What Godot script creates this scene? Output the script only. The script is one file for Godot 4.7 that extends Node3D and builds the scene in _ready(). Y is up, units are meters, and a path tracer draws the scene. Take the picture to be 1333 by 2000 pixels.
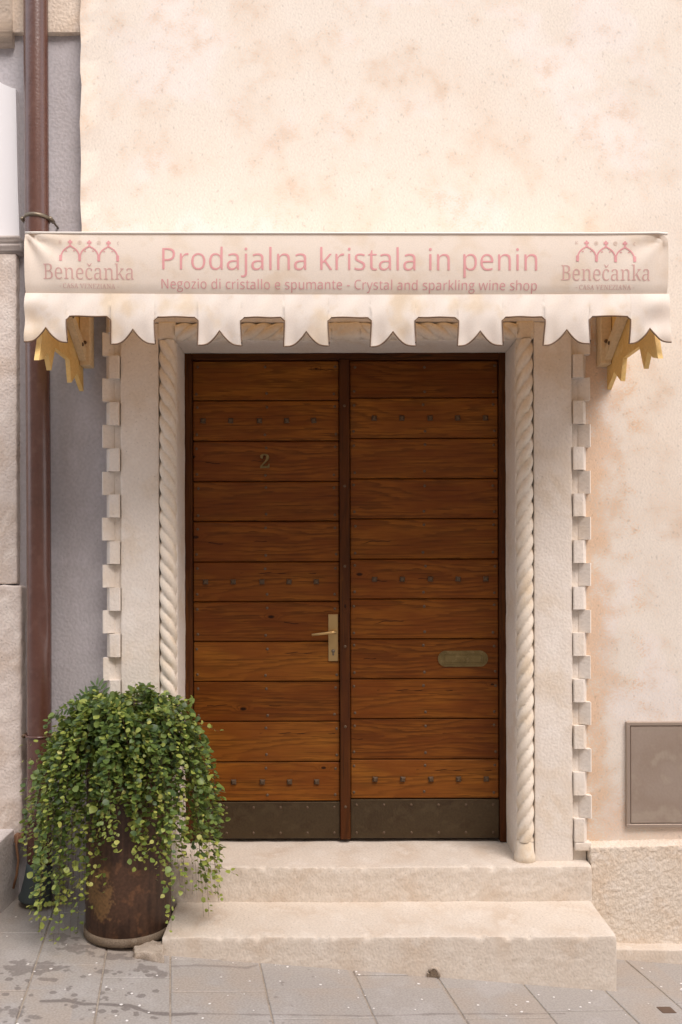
extends Node3D
# A double timber door in a carved stone surround under a scalloped shop awning.
# Units are metres; the face of the stone surround is z = 0, the street lies towards +z.

const F := 1716.0
const CAM := Vector3(0, 1.69, 4.12)
const MID := 0.09          # middle of the doorway
var rng := RandomNumberGenerator.new()
var M := {}
var used := {}

func _ready() -> void:
	rng.seed = 7
	# ---------------------------------------------------------------- camera, sky, sun, exposure
	var cam := Camera3D.new()
	cam.name = "camera"
	cam.projection = Camera3D.PROJECTION_FRUSTUM
	cam.near = 0.1
	cam.far = 400.0
	cam.size = 0.1 * 2000.0 / F
	cam.frustum_offset = Vector2(0.1 * 26.5 / F, 0.1 * 110.0 / F)
	cam.position = CAM
	cam.rotation_degrees = Vector3(0, 0, -0.15)
	add_child(cam)
	cam.current = true
	var sky_mat := ProceduralSkyMaterial.new()
	sky_mat.sky_top_color = Color(0.82, 0.85, 0.90)
	sky_mat.sky_horizon_color = Color(0.93, 0.92, 0.92)
	sky_mat.sky_curve = 0.2
	sky_mat.ground_bottom_color = Color(0.50, 0.47, 0.44)
	sky_mat.ground_horizon_color = Color(0.66, 0.62, 0.58)
	sky_mat.sun_angle_max = 1.0
	var sky := Sky.new()
	sky.sky_material = sky_mat
	var env := Environment.new()
	env.background_mode = Environment.BG_SKY
	env.sky = sky
	env.background_energy_multiplier = 1.0
	env.tonemap_mode = Environment.TONE_MAPPER_LINEAR
	env.tonemap_exposure = 2.36
	env.sdfgi_enabled = true
	env.ssao_enabled = true
	env.ssil_enabled = true
	var we := WorldEnvironment.new()
	we.name = "environment"
	we.environment = env
	add_child(we)
	var sun := DirectionalLight3D.new()
	sun.name = "sun"
	sun.light_energy = 0.5
	sun.light_color = Color(1.0, 0.955, 0.935)
	sun.light_angular_distance = 32.0
	sun.shadow_enabled = true
	add_child(sun)
	sun.look_at_from_position(Vector3(2.8, 6.6, 4.4), Vector3.ZERO)

	make_materials()
	print("materials ", Time.get_ticks_msec())
	make_ground()
	make_facade()
	make_left_building()
	make_steps()
	make_surround()
	print("structure ", Time.get_ticks_msec())
	make_door()
	make_awning()
	make_drainpipe()
	make_cabinet()
	make_pot()
	make_plant()
	make_litter()
	print("done ", Time.get_ticks_msec())

# =================================================================== helpers
# a point of the place read off the photograph: column, row and its distance from the lens plane
func at(px: float, py: float, d: float) -> Vector3:
	return Vector3((px - 640.0) / F * d, CAM.y + (1110.0 - py) / F * d, CAM.z - d)

func ground_y(x: float, z: float) -> float:
	return 0.064 - 0.0824 * x - 0.0148 * (CAM.z - z)

func on_ground(px: float, py: float) -> Vector3:
	var kx := (px - 640.0) / F
	var ky := (1110.0 - py) / F
	var d := (0.064 - CAM.y) / (ky + 0.0824 * kx + 0.0148)
	return at(px, py, d)

func numbered(called: String) -> String:
	var n: int = used.get(called, 0)
	used[called] = n + 1
	return called if n == 0 else "%s_%03d" % [called, n]

func thing(called: String, label: String, category: String, where := Vector3.ZERO, group := "") -> Node3D:
	var o := Node3D.new()
	o.name = numbered(called)
	add_child(o)
	o.position = where
	tag(o, label, category, group)
	return o

func tag(o: Node, label: String, category: String, group := "", kind := "") -> void:
	if label: o.set_meta("label", label)
	if category: o.set_meta("category", category)
	if group: o.set_meta("group", group)
	if kind: o.set_meta("kind", kind)

func new_st(flat := false) -> SurfaceTool:
	var st := SurfaceTool.new()
	st.begin(Mesh.PRIMITIVE_TRIANGLES)
	st.set_smooth_group(-1 if flat else 0)
	return st

func mesh_of(st: SurfaceTool) -> ArrayMesh:
	st.generate_normals()
	return st.commit()

# commits the shape as one named mesh; vertices are in world metres, the node keeps them relative to its parent
func part(called: String, st: SurfaceTool, mat: Material, parent: Node = self) -> MeshInstance3D:
	return part_mesh(called, mesh_of(st), mat, parent)

func part_mesh(called: String, mesh: Mesh, mat: Material, parent: Node = self) -> MeshInstance3D:
	var o := MeshInstance3D.new()
	o.name = called if parent != self else numbered(called)
	o.mesh = mesh
	o.material_override = mat
	parent.add_child(o, true)
	var up := parent
	while up != self and up is Node3D:
		o.position -= (up as Node3D).position
		up = up.get_parent()
	return o

func tri(st: SurfaceTool, a: Vector3, b: Vector3, c: Vector3, out: Vector3) -> void:
	if (a - c).cross(a - b).dot(out) < 0.0:
		var t := b
		b = c
		c = t
	st.add_vertex(a)
	st.add_vertex(b)
	st.add_vertex(c)

func quad(st: SurfaceTool, a: Vector3, b: Vector3, c: Vector3, d: Vector3, out: Vector3) -> void:
	tri(st, a, b, c, out)
	tri(st, a, c, d, out)

func vuv(st: SurfaceTool, p: Vector3, uv: Vector2) -> void:
	st.set_uv(uv)
	st.add_vertex(p)

func ticks(a: float, b: float, cell: float, r: float) -> PackedFloat32Array:
	var t := PackedFloat32Array()
	t.append(a)
	if r > 0.0:
		t.append(a + r * 0.45)
	var n := maxi(1, int(ceil((b - a - 2.0 * r) / cell)))
	for i in n + 1:
		t.append(a + r + (b - a - 2.0 * r) * i / n)
	if r > 0.0:
		t.append(b - r * 0.45)
	else:
		t.remove_at(t.size() - 1)
	t.append(b)
	if r <= 0.0:
		t.remove_at(0)
	return t

# a block with rounded arrises and an uneven, dressed surface
func rough_box(st: SurfaceTool, lo: Vector3, hi: Vector3, cell: float, r: float, amp: float, nz: FastNoiseLite, shape = null) -> void:
	var inner_lo := lo + Vector3.ONE * r
	var inner_hi := hi - Vector3.ONE * r
	for ax in 3:
		var u := (ax + 1) % 3
		var v := (ax + 2) % 3
		var tu := ticks(lo[u], hi[u], cell, r)
		var tv := ticks(lo[v], hi[v], cell, r)
		for side in 2:
			var out := Vector3.ZERO
			out[ax] = 1.0 if side == 1 else -1.0
			var rows := []
			for j in tv.size():
				var row := PackedVector3Array()
				for i in tu.size():
					var p := Vector3.ZERO
					p[ax] = hi[ax] if side == 1 else lo[ax]
					p[u] = tu[i]
					p[v] = tv[j]
					var q := p.clamp(inner_lo, inner_hi)
					var n := (p - q).normalized() if r > 0.0 else out
					p = q + n * r
					if amp > 0.0:
						p += n * amp * nz.get_noise_3dv(p)
					if shape != null:
						p = shape.call(p)
					row.append(p)
				rows.append(row)
			for j in tv.size() - 1:
				for i in tu.size() - 1:
					quad(st, rows[j][i], rows[j][i + 1], rows[j + 1][i + 1], rows[j + 1][i], out)

# chamfered box of 44 triangles; uvs follow x (or y when upright) along the grain
func chamfer_box(st: SurfaceTool, lo: Vector3, hi: Vector3, c: float, uv0 := Vector2.ZERO, uvs := Vector2.ONE, upright := false) -> void:
	var pts := {}
	var mid := (lo + hi) * 0.5
	for sx in [-1, 1]:
		for sy in [-1, 1]:
			for sz in [-1, 1]:
				var s := Vector3(sx, sy, sz)
				var corner := mid + (hi - lo) * 0.5 * s
				for ax in 3:
					var p := corner - s * c
					p[ax] = corner[ax]
					pts[[sx, sy, sz, ax]] = p
	var add := func(list: Array, out: Vector3) -> void:
		for k in range(1, list.size() - 1):
			var t := [list[0], list[k], list[k + 1]]
			if (t[0] - t[2]).cross(t[0] - t[1]).dot(out) < 0.0:
				t = [list[0], list[k + 1], list[k]]
			for p in t:
				var w: Vector2 = Vector2(p.y - lo.y, p.x - lo.x) if upright else Vector2(p.x - lo.x, p.y - lo.y)
				if absf(out.z) < 0.5:
					w.y += (p.z - hi.z) * 0.7
				st.set_uv(uv0 + w * uvs)
				st.add_vertex(p)
	for ax in 3:
		var u := (ax + 1) % 3
		var v := (ax + 2) % 3
		for s in [-1, 1]:
			var out := Vector3.ZERO
			out[ax] = s
			var face := []
			for k in [[-1, -1], [1, -1], [1, 1], [-1, 1]]:
				var key := [0, 0, 0, ax]
				key[ax] = s
				key[u] = k[0]
				key[v] = k[1]
				face.append(pts[key])
			add.call(face, out)
		for s in [-1, 1]:
			for t in [-1, 1]:
				var out2 := Vector3.ZERO
				out2[u] = s
				out2[v] = t
				var e := []
				for k in [[-1, u], [1, u], [1, v], [-1, v]]:
					var key2 := [0, 0, 0, k[1]]
					key2[ax] = k[0]
					key2[u] = s
					key2[v] = t
					e.append(pts[key2])
				add.call(e, out2)
	for sx in [-1, 1]:
		for sy in [-1, 1]:
			for sz in [-1, 1]:
				add.call([pts[[sx, sy, sz, 0]], pts[[sx, sy, sz, 1]], pts[[sx, sy, sz, 2]]], Vector3(sx, sy, sz))

# polygon (in ex, ey) pushed along ez
func prism(st: SurfaceTool, poly: PackedVector2Array, o: Vector3, ex: Vector3, ey: Vector3, ez: Vector3) -> void:
	var idx := Geometry2D.triangulate_polygon(poly)
	var mid := Vector2.ZERO
	for p in poly:
		mid += p / poly.size()
	for k in range(0, idx.size(), 3):
		var a := o + ex * poly[idx[k]].x + ey * poly[idx[k]].y
		var b := o + ex * poly[idx[k + 1]].x + ey * poly[idx[k + 1]].y
		var c := o + ex * poly[idx[k + 2]].x + ey * poly[idx[k + 2]].y
		tri(st, a, b, c, -ez)
		tri(st, a + ez, b + ez, c + ez, ez)
	var turn := 1.0 if Geometry2D.is_polygon_clockwise(poly) else -1.0
	for k in poly.size():
		var p := poly[k]
		var q := poly[(k + 1) % poly.size()]
		var n2 := Vector2(-(q - p).y, (q - p).x) * turn
		var out := ex * n2.x + ey * n2.y
		var a2 := o + ex * p.x + ey * p.y
		var b2 := o + ex * q.x + ey * q.y
		quad(st, a2, b2, b2 + ez, a2 + ez, out)

func tube(st: SurfaceTool, pts: PackedVector3Array, r: float, sides := 6, r_end := -1.0) -> void:
	var rings := []
	var n := pts.size()
	for i in n:
		var dir := (pts[mini(i + 1, n - 1)] - pts[maxi(i - 1, 0)]).normalized()
		var a := dir.cross(Vector3.UP if absf(dir.y) < 0.9 else Vector3.RIGHT).normalized()
		var b := dir.cross(a)
		var rr := r if r_end < 0.0 else lerpf(r, r_end, float(i) / (n - 1))
		var ring := PackedVector3Array()
		for k in sides:
			var t := TAU * k / sides
			ring.append(pts[i] + (a * cos(t) + b * sin(t)) * rr)
		rings.append(ring)
	for i in n - 1:
		for k in sides:
			var k2 := (k + 1) % sides
			quad(st, rings[i][k], rings[i][k2], rings[i + 1][k2], rings[i + 1][k], rings[i][k] + rings[i][k2] - pts[i] * 2.0)
	for e in [0, n - 1]:
		var out := (pts[0] - pts[1]) if e == 0 else (pts[n - 1] - pts[n - 2])
		for k in range(1, sides - 1):
			tri(st, rings[e][0], rings[e][k], rings[e][k + 1], out)

# profile of (radius, height) turned round a vertical axis
func lathe(st: SurfaceTool, o: Vector3, prof: PackedVector2Array, sides: int, tilt := Basis(), uvw := Vector2.ONE) -> void:
	var run := 0.0
	for i in prof.size() - 1:
		var p := prof[i]
		var q := prof[i + 1]
		var len := p.distance_to(q)
		var nrm := Vector2((q - p).y, -(q - p).x).normalized()
		for k in sides:
			var t0 := TAU * k / sides
			var t1 := TAU * (k + 1) / sides
			var tm := (t0 + t1) * 0.5
			var out := tilt * Vector3(cos(tm) * nrm.x, nrm.y, sin(tm) * nrm.x)
			var v := [Vector3(cos(t0) * p.x, p.y, sin(t0) * p.x), Vector3(cos(t1) * p.x, p.y, sin(t1) * p.x), Vector3(cos(t1) * q.x, q.y, sin(t1) * q.x), Vector3(cos(t0) * q.x, q.y, sin(t0) * q.x)]
			var uv := [Vector2(float(k) / sides * uvw.x, run * uvw.y), Vector2(float(k + 1) / sides * uvw.x, run * uvw.y), Vector2(float(k + 1) / sides * uvw.x, (run + len) * uvw.y), Vector2(float(k) / sides * uvw.x, (run + len) * uvw.y)]
			for f in [[0, 1, 2], [0, 2, 3]]:
				var a: Vector3 = o + tilt * v[f[0]]
				var b: Vector3 = o + tilt * v[f[1]]
				var c: Vector3 = o + tilt * v[f[2]]
				var order: Array = f
				if (a - c).cross(a - b).dot(out) < 0.0:
					order = [f[0], f[2], f[1]]
				for m in order:
					vuv(st, o + tilt * v[m], uv[m])
		run += len

func noise(seed_: int, freq: float, octaves := 3, type := FastNoiseLite.TYPE_SIMPLEX_SMOOTH) -> FastNoiseLite:
	var n := FastNoiseLite.new()
	n.seed = seed_
	n.frequency = freq
	n.noise_type = type
	n.fractal_octaves = octaves
	n.fractal_type = FastNoiseLite.FRACTAL_FBM if octaves > 1 else FastNoiseLite.FRACTAL_NONE
	return n

# =================================================================== materials
func srgb(r: float, g: float, b: float) -> Color:
	return Color(r / 255.0, g / 255.0, b / 255.0)

func image_of(w: int, h: int, data: PackedByteArray) -> ImageTexture:
	return ImageTexture.create_from_image(Image.create_from_data(w, h, false, Image.FORMAT_RGB8, data))

func height_normal(w: int, h: int, data: PackedByteArray, scale: float) -> ImageTexture:
	var im := Image.create_from_data(w, h, false, Image.FORMAT_L8, data)
	im.convert(Image.FORMAT_RGBA8)
	im.bump_map_to_normal_map(scale)
	return ImageTexture.create_from_image(im)

func plain(c: Color, rough := 0.8, metal := 0.0, spec := 0.5) -> StandardMaterial3D:
	var m := StandardMaterial3D.new()
	m.albedo_color = c
	m.roughness = rough
	m.metallic = metal
	m.metallic_specular = spec
	return m

# a seamless mottled surface: base colour, broad stains, fine grain, dark pits; laid on by world position
func mottled(seed_: int, size_m: float, base: Color, stain: Color, pale: Color, grain: float, pits: float, bump: float, rough := 0.9, cells := 9.0) -> StandardMaterial3D:
	var n := 512 if size_m > 1.0 else 320
	var broad := noise(seed_, cells / n / 2.0, 4).get_seamless_image(n, n).get_data()
	var other := noise(seed_ + 1, cells / n, 4).get_seamless_image(n, n).get_data()
	var fine := noise(seed_ + 2, 0.16, 3).get_seamless_image(n, n).get_data()
	var pit := noise(seed_ + 3, 0.2, 2).get_seamless_image(n, n).get_data()
	var data := PackedByteArray()
	data.resize(n * n * 3)
	var hgt := PackedByteArray()
	hgt.resize(n * n)
	for i in n * n:
		var s := smoothstep(0.40, 0.9, broad[i] / 255.0) * 0.7
		var p := smoothstep(0.5, 0.85, other[i] / 255.0) * 0.7
		var c := base.lerp(stain, s).lerp(pale, p)
		var f := (fine[i] / 255.0 - 0.5)
		var k := 1.0 + f * grain
		var hole := smoothstep(0.80, 0.93, pit[i] / 255.0) * pits
		k *= 1.0 - hole
		data[i * 3] = clampi(int(c.r * k * 255.0), 0, 255)
		data[i * 3 + 1] = clampi(int(c.g * k * 255.0), 0, 255)
		data[i * 3 + 2] = clampi(int(c.b * k * 255.0), 0, 255)
		hgt[i] = clampi(int(128.0 + f * 150.0 - hole * 70.0 + (other[i] - 128) * 0.3), 0, 255)
	var m := StandardMaterial3D.new()
	m.albedo_texture = image_of(n, n, data)
	m.roughness = rough
	m.metallic_specular = 0.35
	m.normal_enabled = true
	m.normal_texture = height_normal(n, n, hgt, bump)
	m.uv1_triplanar = true
	m.uv1_world_triplanar = true
	m.uv1_triplanar_sharpness = 4.0
	m.uv1_scale = Vector3.ONE / size_m
	return m

func make_materials() -> void:
	M.jamb = mottled(11, 1.5, srgb(224, 215, 204), srgb(213, 196, 174), srgb(230, 223, 214), 0.06, 0.15, 0.9)
	M.carved = mottled(12, 1.2, srgb(224, 213, 197), srgb(211, 191, 162), srgb(229, 221, 208), 0.06, 0.12, 0.7)
	M.step = mottled(13, 1.3, srgb(213, 202, 188), srgb(199, 181, 161), srgb(220, 211, 199), 0.08, 0.18, 0.9)
	M.roughcast = mottled(14, 1.1, srgb(218, 206, 190), srgb(210, 190, 167), srgb(224, 215, 203), 0.12, 0.15, 1.6)
	M.grey_wall = mottled(15, 1.7, srgb(180, 176, 178), srgb(175, 170, 171), srgb(187, 183, 186), 0.10, 0.1, 1.0)
	M.left_stone = mottled(16, 1.4, srgb(206, 195, 186), srgb(186, 168, 152), srgb(218, 209, 200), 0.12, 0.25, 1.6)
	M.block = mottled(17, 1.6, srgb(205, 198, 194), srgb(190, 180, 172), srgb(216, 210, 206), 0.08, 0.25, 1.5)
	M.cornice = mottled(18, 1.6, srgb(218, 204, 188), srgb(206, 186, 164), srgb(226, 214, 202), 0.1, 0.2, 1.5)
	M.paving_far = mottled(19, 2.1, srgb(160, 154, 152), srgb(150, 143, 140), srgb(168, 163, 162), 0.1, 0.1, 1.0)
	M.mortar = mottled(20, 0.9, srgb(168, 156, 142), srgb(140, 130, 120), srgb(180, 170, 158), 0.2, 0.2, 2.0)
	M.rubble = mottled(21, 0.3, srgb(188, 174, 158), srgb(150, 134, 118), srgb(210, 198, 184), 0.2, 0.4, 3.0)
	M.sign_board = plain(srgb(228, 227, 228), 0.35)
	facade_material()
	wood_materials()
	fabric_materials()
	paving_material()
	pot_material()
	# painted metal and brass
	M.pipe = mottled(22, 0.8, srgb(90, 58, 48), srgb(78, 48, 38), srgb(100, 70, 60), 0.06, 0.05, 0.3, 0.27)
	M.pipe.metallic_specular = 0.6
	M.clamp = plain(srgb(120, 110, 95), 0.45, 0.7)
	M.boot = plain(srgb(66, 76, 78), 0.7)
	M.rust = plain(srgb(128, 92, 66), 0.85)
	M.brass = plain(srgb(190, 160, 110), 0.34, 0.85)
	M.brass_dark = mottled(23, 0.35, srgb(122, 106, 70), srgb(98, 84, 54), srgb(140, 122, 84), 0.15, 0.1, 0.6, 0.42)
	M.brass_dark.metallic = 0.7
	M.iron = plain(srgb(92, 74, 56), 0.5, 0.4)
	M.kick = mottled(24, 0.8, srgb(78, 65, 48), srgb(68, 54, 40), srgb(88, 75, 56), 0.12, 0.1, 0.5, 0.45)
	M.kick.metallic = 0.55
	M.steel = mottled(25, 1.3, srgb(178, 162, 148), srgb(168, 150, 134), srgb(188, 174, 158), 0.03, 0.0, 0.3, 0.38)
	M.steel.metallic = 0.55
	M.steel_frame = plain(srgb(168, 152, 138), 0.45, 0.5)
	M.board = mottled(26, 0.9, srgb(226, 190, 122), srgb(216, 174, 100), srgb(232, 202, 142), 0.08, 0.1, 0.6, 0.6)
	M.batten = mottled(27, 0.9, srgb(214, 192, 156), srgb(198, 172, 132), srgb(222, 204, 172), 0.1, 0.1, 0.8, 0.7)

# cream limewash with ochre and pink weathering; u, v cover x -1.25..1.95 and y 0.2..4.6
func facade_material() -> void:
	var w := 768
	var h := 1056
	var n1 := noise(31, 1.1, 4)
	var n2 := noise(32, 2.6, 4)
	var n3 := noise(33, 85.0, 2)
	var n4 := noise(34, 40.0, 2)
	var n5 := noise(35, 7.0, 3)
	var data := PackedByteArray()
	data.resize(w * h * 3)
	var hgt := PackedByteArray()
	hgt.resize(w * h)
	var cream := srgb(223, 214, 202)
	var ochre := srgb(202, 176, 152)
	var paint := srgb(216, 176, 138)
	var pink := srgb(219, 206, 191)
	var white := srgb(228, 220, 213)
	var i := 0
	for yy in h:
		var y := 4.6 - 4.4 * yy / h
		for xx in w:
			var x := -1.25 + 3.2 * xx / w
			var a := n1.get_noise_2d(x, y)
			var b := n2.get_noise_2d(x, y)
			var g := n3.get_noise_2d(x, y)
			var e := n5.get_noise_2d(x, y)
			var c := cream.lerp(pink, smoothstep(0.0, 0.6, a + b * 0.4) * 0.6)
			c = c.lerp(white, smoothstep(0.08, 0.4, -a + b * 0.5) * 0.8)
			# worn ochre where the wash has rubbed through, in grainy patches
			var worn := smoothstep(0.05, 0.55, b + 0.5 * e) * 0.34 * smoothstep(-0.15, 0.35, g)
			# old ochre paint left along the stone surround and above the plinth
			var edge := smoothstep(0.26, 0.0, x - 1.225) if x > 1.15 else 0.0
			edge *= smoothstep(3.2, 2.7, y)
			var low := smoothstep(0.62, 0.42, y) if x > 1.15 else 0.0
			var left := smoothstep(-1.09, -1.16, x) * 0.5
			worn = maxf(worn, clampf((maxf(maxf(edge, low * 0.8), left) + b * 0.7 + e * 0.6 + g * 0.7 - 0.2), 0.0, 0.5))
			c = c.lerp(ochre, worn)
			c = c.lerp(paint, clampf(maxf(smoothstep(0.15, 0.0, x - 1.225) if x > 1.15 else 0.0, 0.0) * smoothstep(3.2, 2.7, y) + b * 0.6 + e * 0.8 + g * 0.9 - 0.4, 0.0, 0.42) if x > 1.15 and x < 1.5 and y < 3.2 else 0.0)
			var pit := smoothstep(0.56, 0.7, n4.get_noise_2d(x, y) + e * 0.2)
			var k := 1.0 + g * 0.06 - pit * 0.08
			data[i * 3] = clampi(int(c.r * k * 255.0), 0, 255)
			data[i * 3 + 1] = clampi(int(c.g * k * 255.0), 0, 255)
			data[i * 3 + 2] = clampi(int(c.b * k * 255.0), 0, 255)
			hgt[i] = clampi(int(128.0 + g * 45.0 - pit * 50.0 + e * 50.0 + worn * -20.0), 0, 255)
			i += 1
	var m := StandardMaterial3D.new()
	m.albedo_texture = image_of(w, h, data)
	m.normal_enabled = true
	m.normal_texture = height_normal(w, h, hgt, 0.35)
	m.roughness = 0.92
	m.metallic_specular = 0.3
	M.facade = m

# eight 0.2 m boards, 1.5 m long, one above the other
func wood_materials() -> void:
	var n := 1024
	var n1 := noise(41, 1.0, 2)
	var n2 := noise(42, 1.0, 3)
	var n3 := noise(43, 1.0, 2)
	var n4 := noise(44, 1.0, 3)
	var kr := RandomNumberGenerator.new()
	kr.seed = 5
	var knots := []
	var cracks := []
	for k in 8:
		var list := []
		for j in kr.randi_range(0, 2):
			list.append(Vector3(kr.randf_range(0.1, 1.4), kr.randf_range(0.03, 0.17), kr.randf_range(0.004, 0.010)))
		knots.append(list)
		cracks.append(Vector3(kr.randf_range(0.0, 1.1), kr.randf_range(0.03, 0.17), kr.randf_range(0.1, 0.45)))
	var data := PackedByteArray()
	data.resize(n * n * 3)
	var hgt := PackedByteArray()
	hgt.resize(n * n)
	var light := srgb(148, 92, 33)
	var dark := srgb(78, 46, 15)
	var red := srgb(114, 63, 23)
	var i := 0
	for py in n:
		var band := py / 128
		var y := 0.2 * (py % 128) / 128.0
		for px in n:
			var x := 1.5 * px / n
			var t := (y - 0.1) * (16.0 + band * 3.0) + 1.9 * n1.get_noise_2d(x * 0.9 + band * 9.0, y * 5.5 + band * 31.0) + 0.35 * n2.get_noise_2d(x * 5.0, y * 60.0 + band * 11.0)
			var core := 0.0
			for kn in knots[band]:
				var dx: float = (x - kn.x) / (kn.z * 4.0)
				var dy: float = (y - kn.y) / (kn.z * 2.0)
				var e := exp(-(dx * dx + dy * dy))
				t += 2.6 * e
				core = maxf(core, smoothstep(0.72, 0.95, e))
			var s := t - floorf(t)
			var late := smoothstep(0.35, 0.9, s) * (1.0 - smoothstep(0.93, 1.0, s))
			var fib := n3.get_noise_2d(x * 9.0, py * 0.9)
			var blot := n4.get_noise_2d(x * 2.4 + band * 5.0, y * 9.0 + band * 17.0)
			var c := light.lerp(dark, clampf(0.18 + 0.42 * late + fib * 0.3, 0.0, 1.0)).lerp(red, clampf(0.35 + blot * 0.9, 0.0, 0.8))
			var cr: Vector3 = cracks[band]
			var crack := 0.0
			if x > cr.x and x < cr.x + cr.z:
				var off := absf(y - cr.y - 0.012 * n2.get_noise_2d(x * 6.0, band * 7.0))
				crack = smoothstep(0.0022, 0.0006, off) * smoothstep(-0.1, 0.25, n3.get_noise_2d(x * 7.0, band * 3.0))
			var streak := smoothstep(0.18, 0.5, n4.get_noise_2d(x * 1.6 + band * 3.0, y * 85.0 + band * 13.0))
			c = c.lerp(dark, streak * 0.45)
			var k := (1.0 - 0.62 * core) * (1.0 - 0.7 * crack)
			data[i * 3] = clampi(int(c.r * k * 255.0), 0, 255)
			data[i * 3 + 1] = clampi(int(c.g * k * 255.0), 0, 255)
			data[i * 3 + 2] = clampi(int(c.b * k * 255.0), 0, 255)
			hgt[i] = clampi(int(140.0 + fib * 40.0 + late * 25.0 - crack * 110.0), 0, 255)
			i += 1
	var tex := image_of(n, n, data)
	var nrm := height_normal(n, n, hgt, 1.2)
	M.wood = []
	for c in [Color(1, 1, 1), Color(0.93, 0.90, 0.89), Color(0.98, 0.96, 0.93), Color(0.87, 0.83, 0.84), Color(0.95, 0.91, 0.91)]:
		var m := StandardMaterial3D.new()
		m.albedo_texture = tex
		m.albedo_color = c
		m.normal_enabled = true
		m.normal_texture = nrm
		m.normal_scale = 0.6
		m.roughness = 0.34
		m.metallic_specular = 0.27
		M.wood.append(m)
	M.wood_frame = M.wood[3].duplicate()
	M.wood_frame.albedo_color = Color(0.64, 0.60, 0.60)
	M.wood_frame.roughness = 0.62
	M.wood_frame.metallic_specular = 0.3

func fabric_materials() -> void:
	var n := 512
	var broad := noise(51, 5.0 / n, 4).get_seamless_image(n, n).get_data()
	var mould := noise(52, 14.0 / n, 4).get_seamless_image(n, n).get_data()
	var weave := noise(53, 0.3, 1).get_seamless_image(n, n).get_data()
	var looks := [["panel", srgb(236, 227, 214), srgb(228, 214, 194), srgb(216, 200, 176)], ["valance", srgb(242, 235, 225), srgb(232, 215, 188), srgb(220, 200, 170)]]
	for l in looks:
		var data := PackedByteArray()
		data.resize(n * n * 3)
		var base: Color = l[1]
		for i in n * n:
			var c := base.lerp(l[2], smoothstep(0.5, 0.85, broad[i] / 255.0) * 0.8).lerp(l[3], smoothstep(0.62, 0.95, mould[i] / 255.0) * 0.3)
			var k := 1.0 + (weave[i] / 255.0 - 0.5) * 0.04
			data[i * 3] = clampi(int(c.r * k * 255.0), 0, 255)
			data[i * 3 + 1] = clampi(int(c.g * k * 255.0), 0, 255)
			data[i * 3 + 2] = clampi(int(c.b * k * 255.0), 0, 255)
		var m := StandardMaterial3D.new()
		m.albedo_texture = image_of(n, n, data)
		m.roughness = 0.75
		m.metallic_specular = 0.3
		m.backlight_enabled = true
		m.backlight = Color(0.64, 0.53, 0.37)
		m.uv1_triplanar = true
		m.uv1_world_triplanar = true
		m.uv1_scale = Vector3.ONE / 1.15
		M[l[0]] = m
	M.piping = plain(srgb(234, 228, 218), 0.8)
	M.hem = plain(srgb(112, 88, 68), 0.8)
	M.print_pink = plain(srgb(214, 152, 152), 0.75)
	M.print_faded = plain(srgb(206, 164, 156), 0.75)
	M.print_faint = plain(srgb(214, 190, 176), 0.75)

const PX0 := -1.75
const PX1 := 2.15
const PZ0 := -0.25
const PZ1 := 1.35
var paving_strips := []      # joints between the strips, in metres across
const LAY := 0.1782          # the slabs are laid about ten degrees off the facade

func lay(x: float, z: float) -> Vector2:
	var c := cos(LAY)
	var s := sin(LAY)
	return Vector2(x * c - z * s, x * s + z * c)

func unlay(q: Vector2) -> Vector2:
	var c := cos(LAY)
	var s := sin(LAY)
	return Vector2(q.x * c + q.y * s, -q.x * s + q.y * c)

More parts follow.
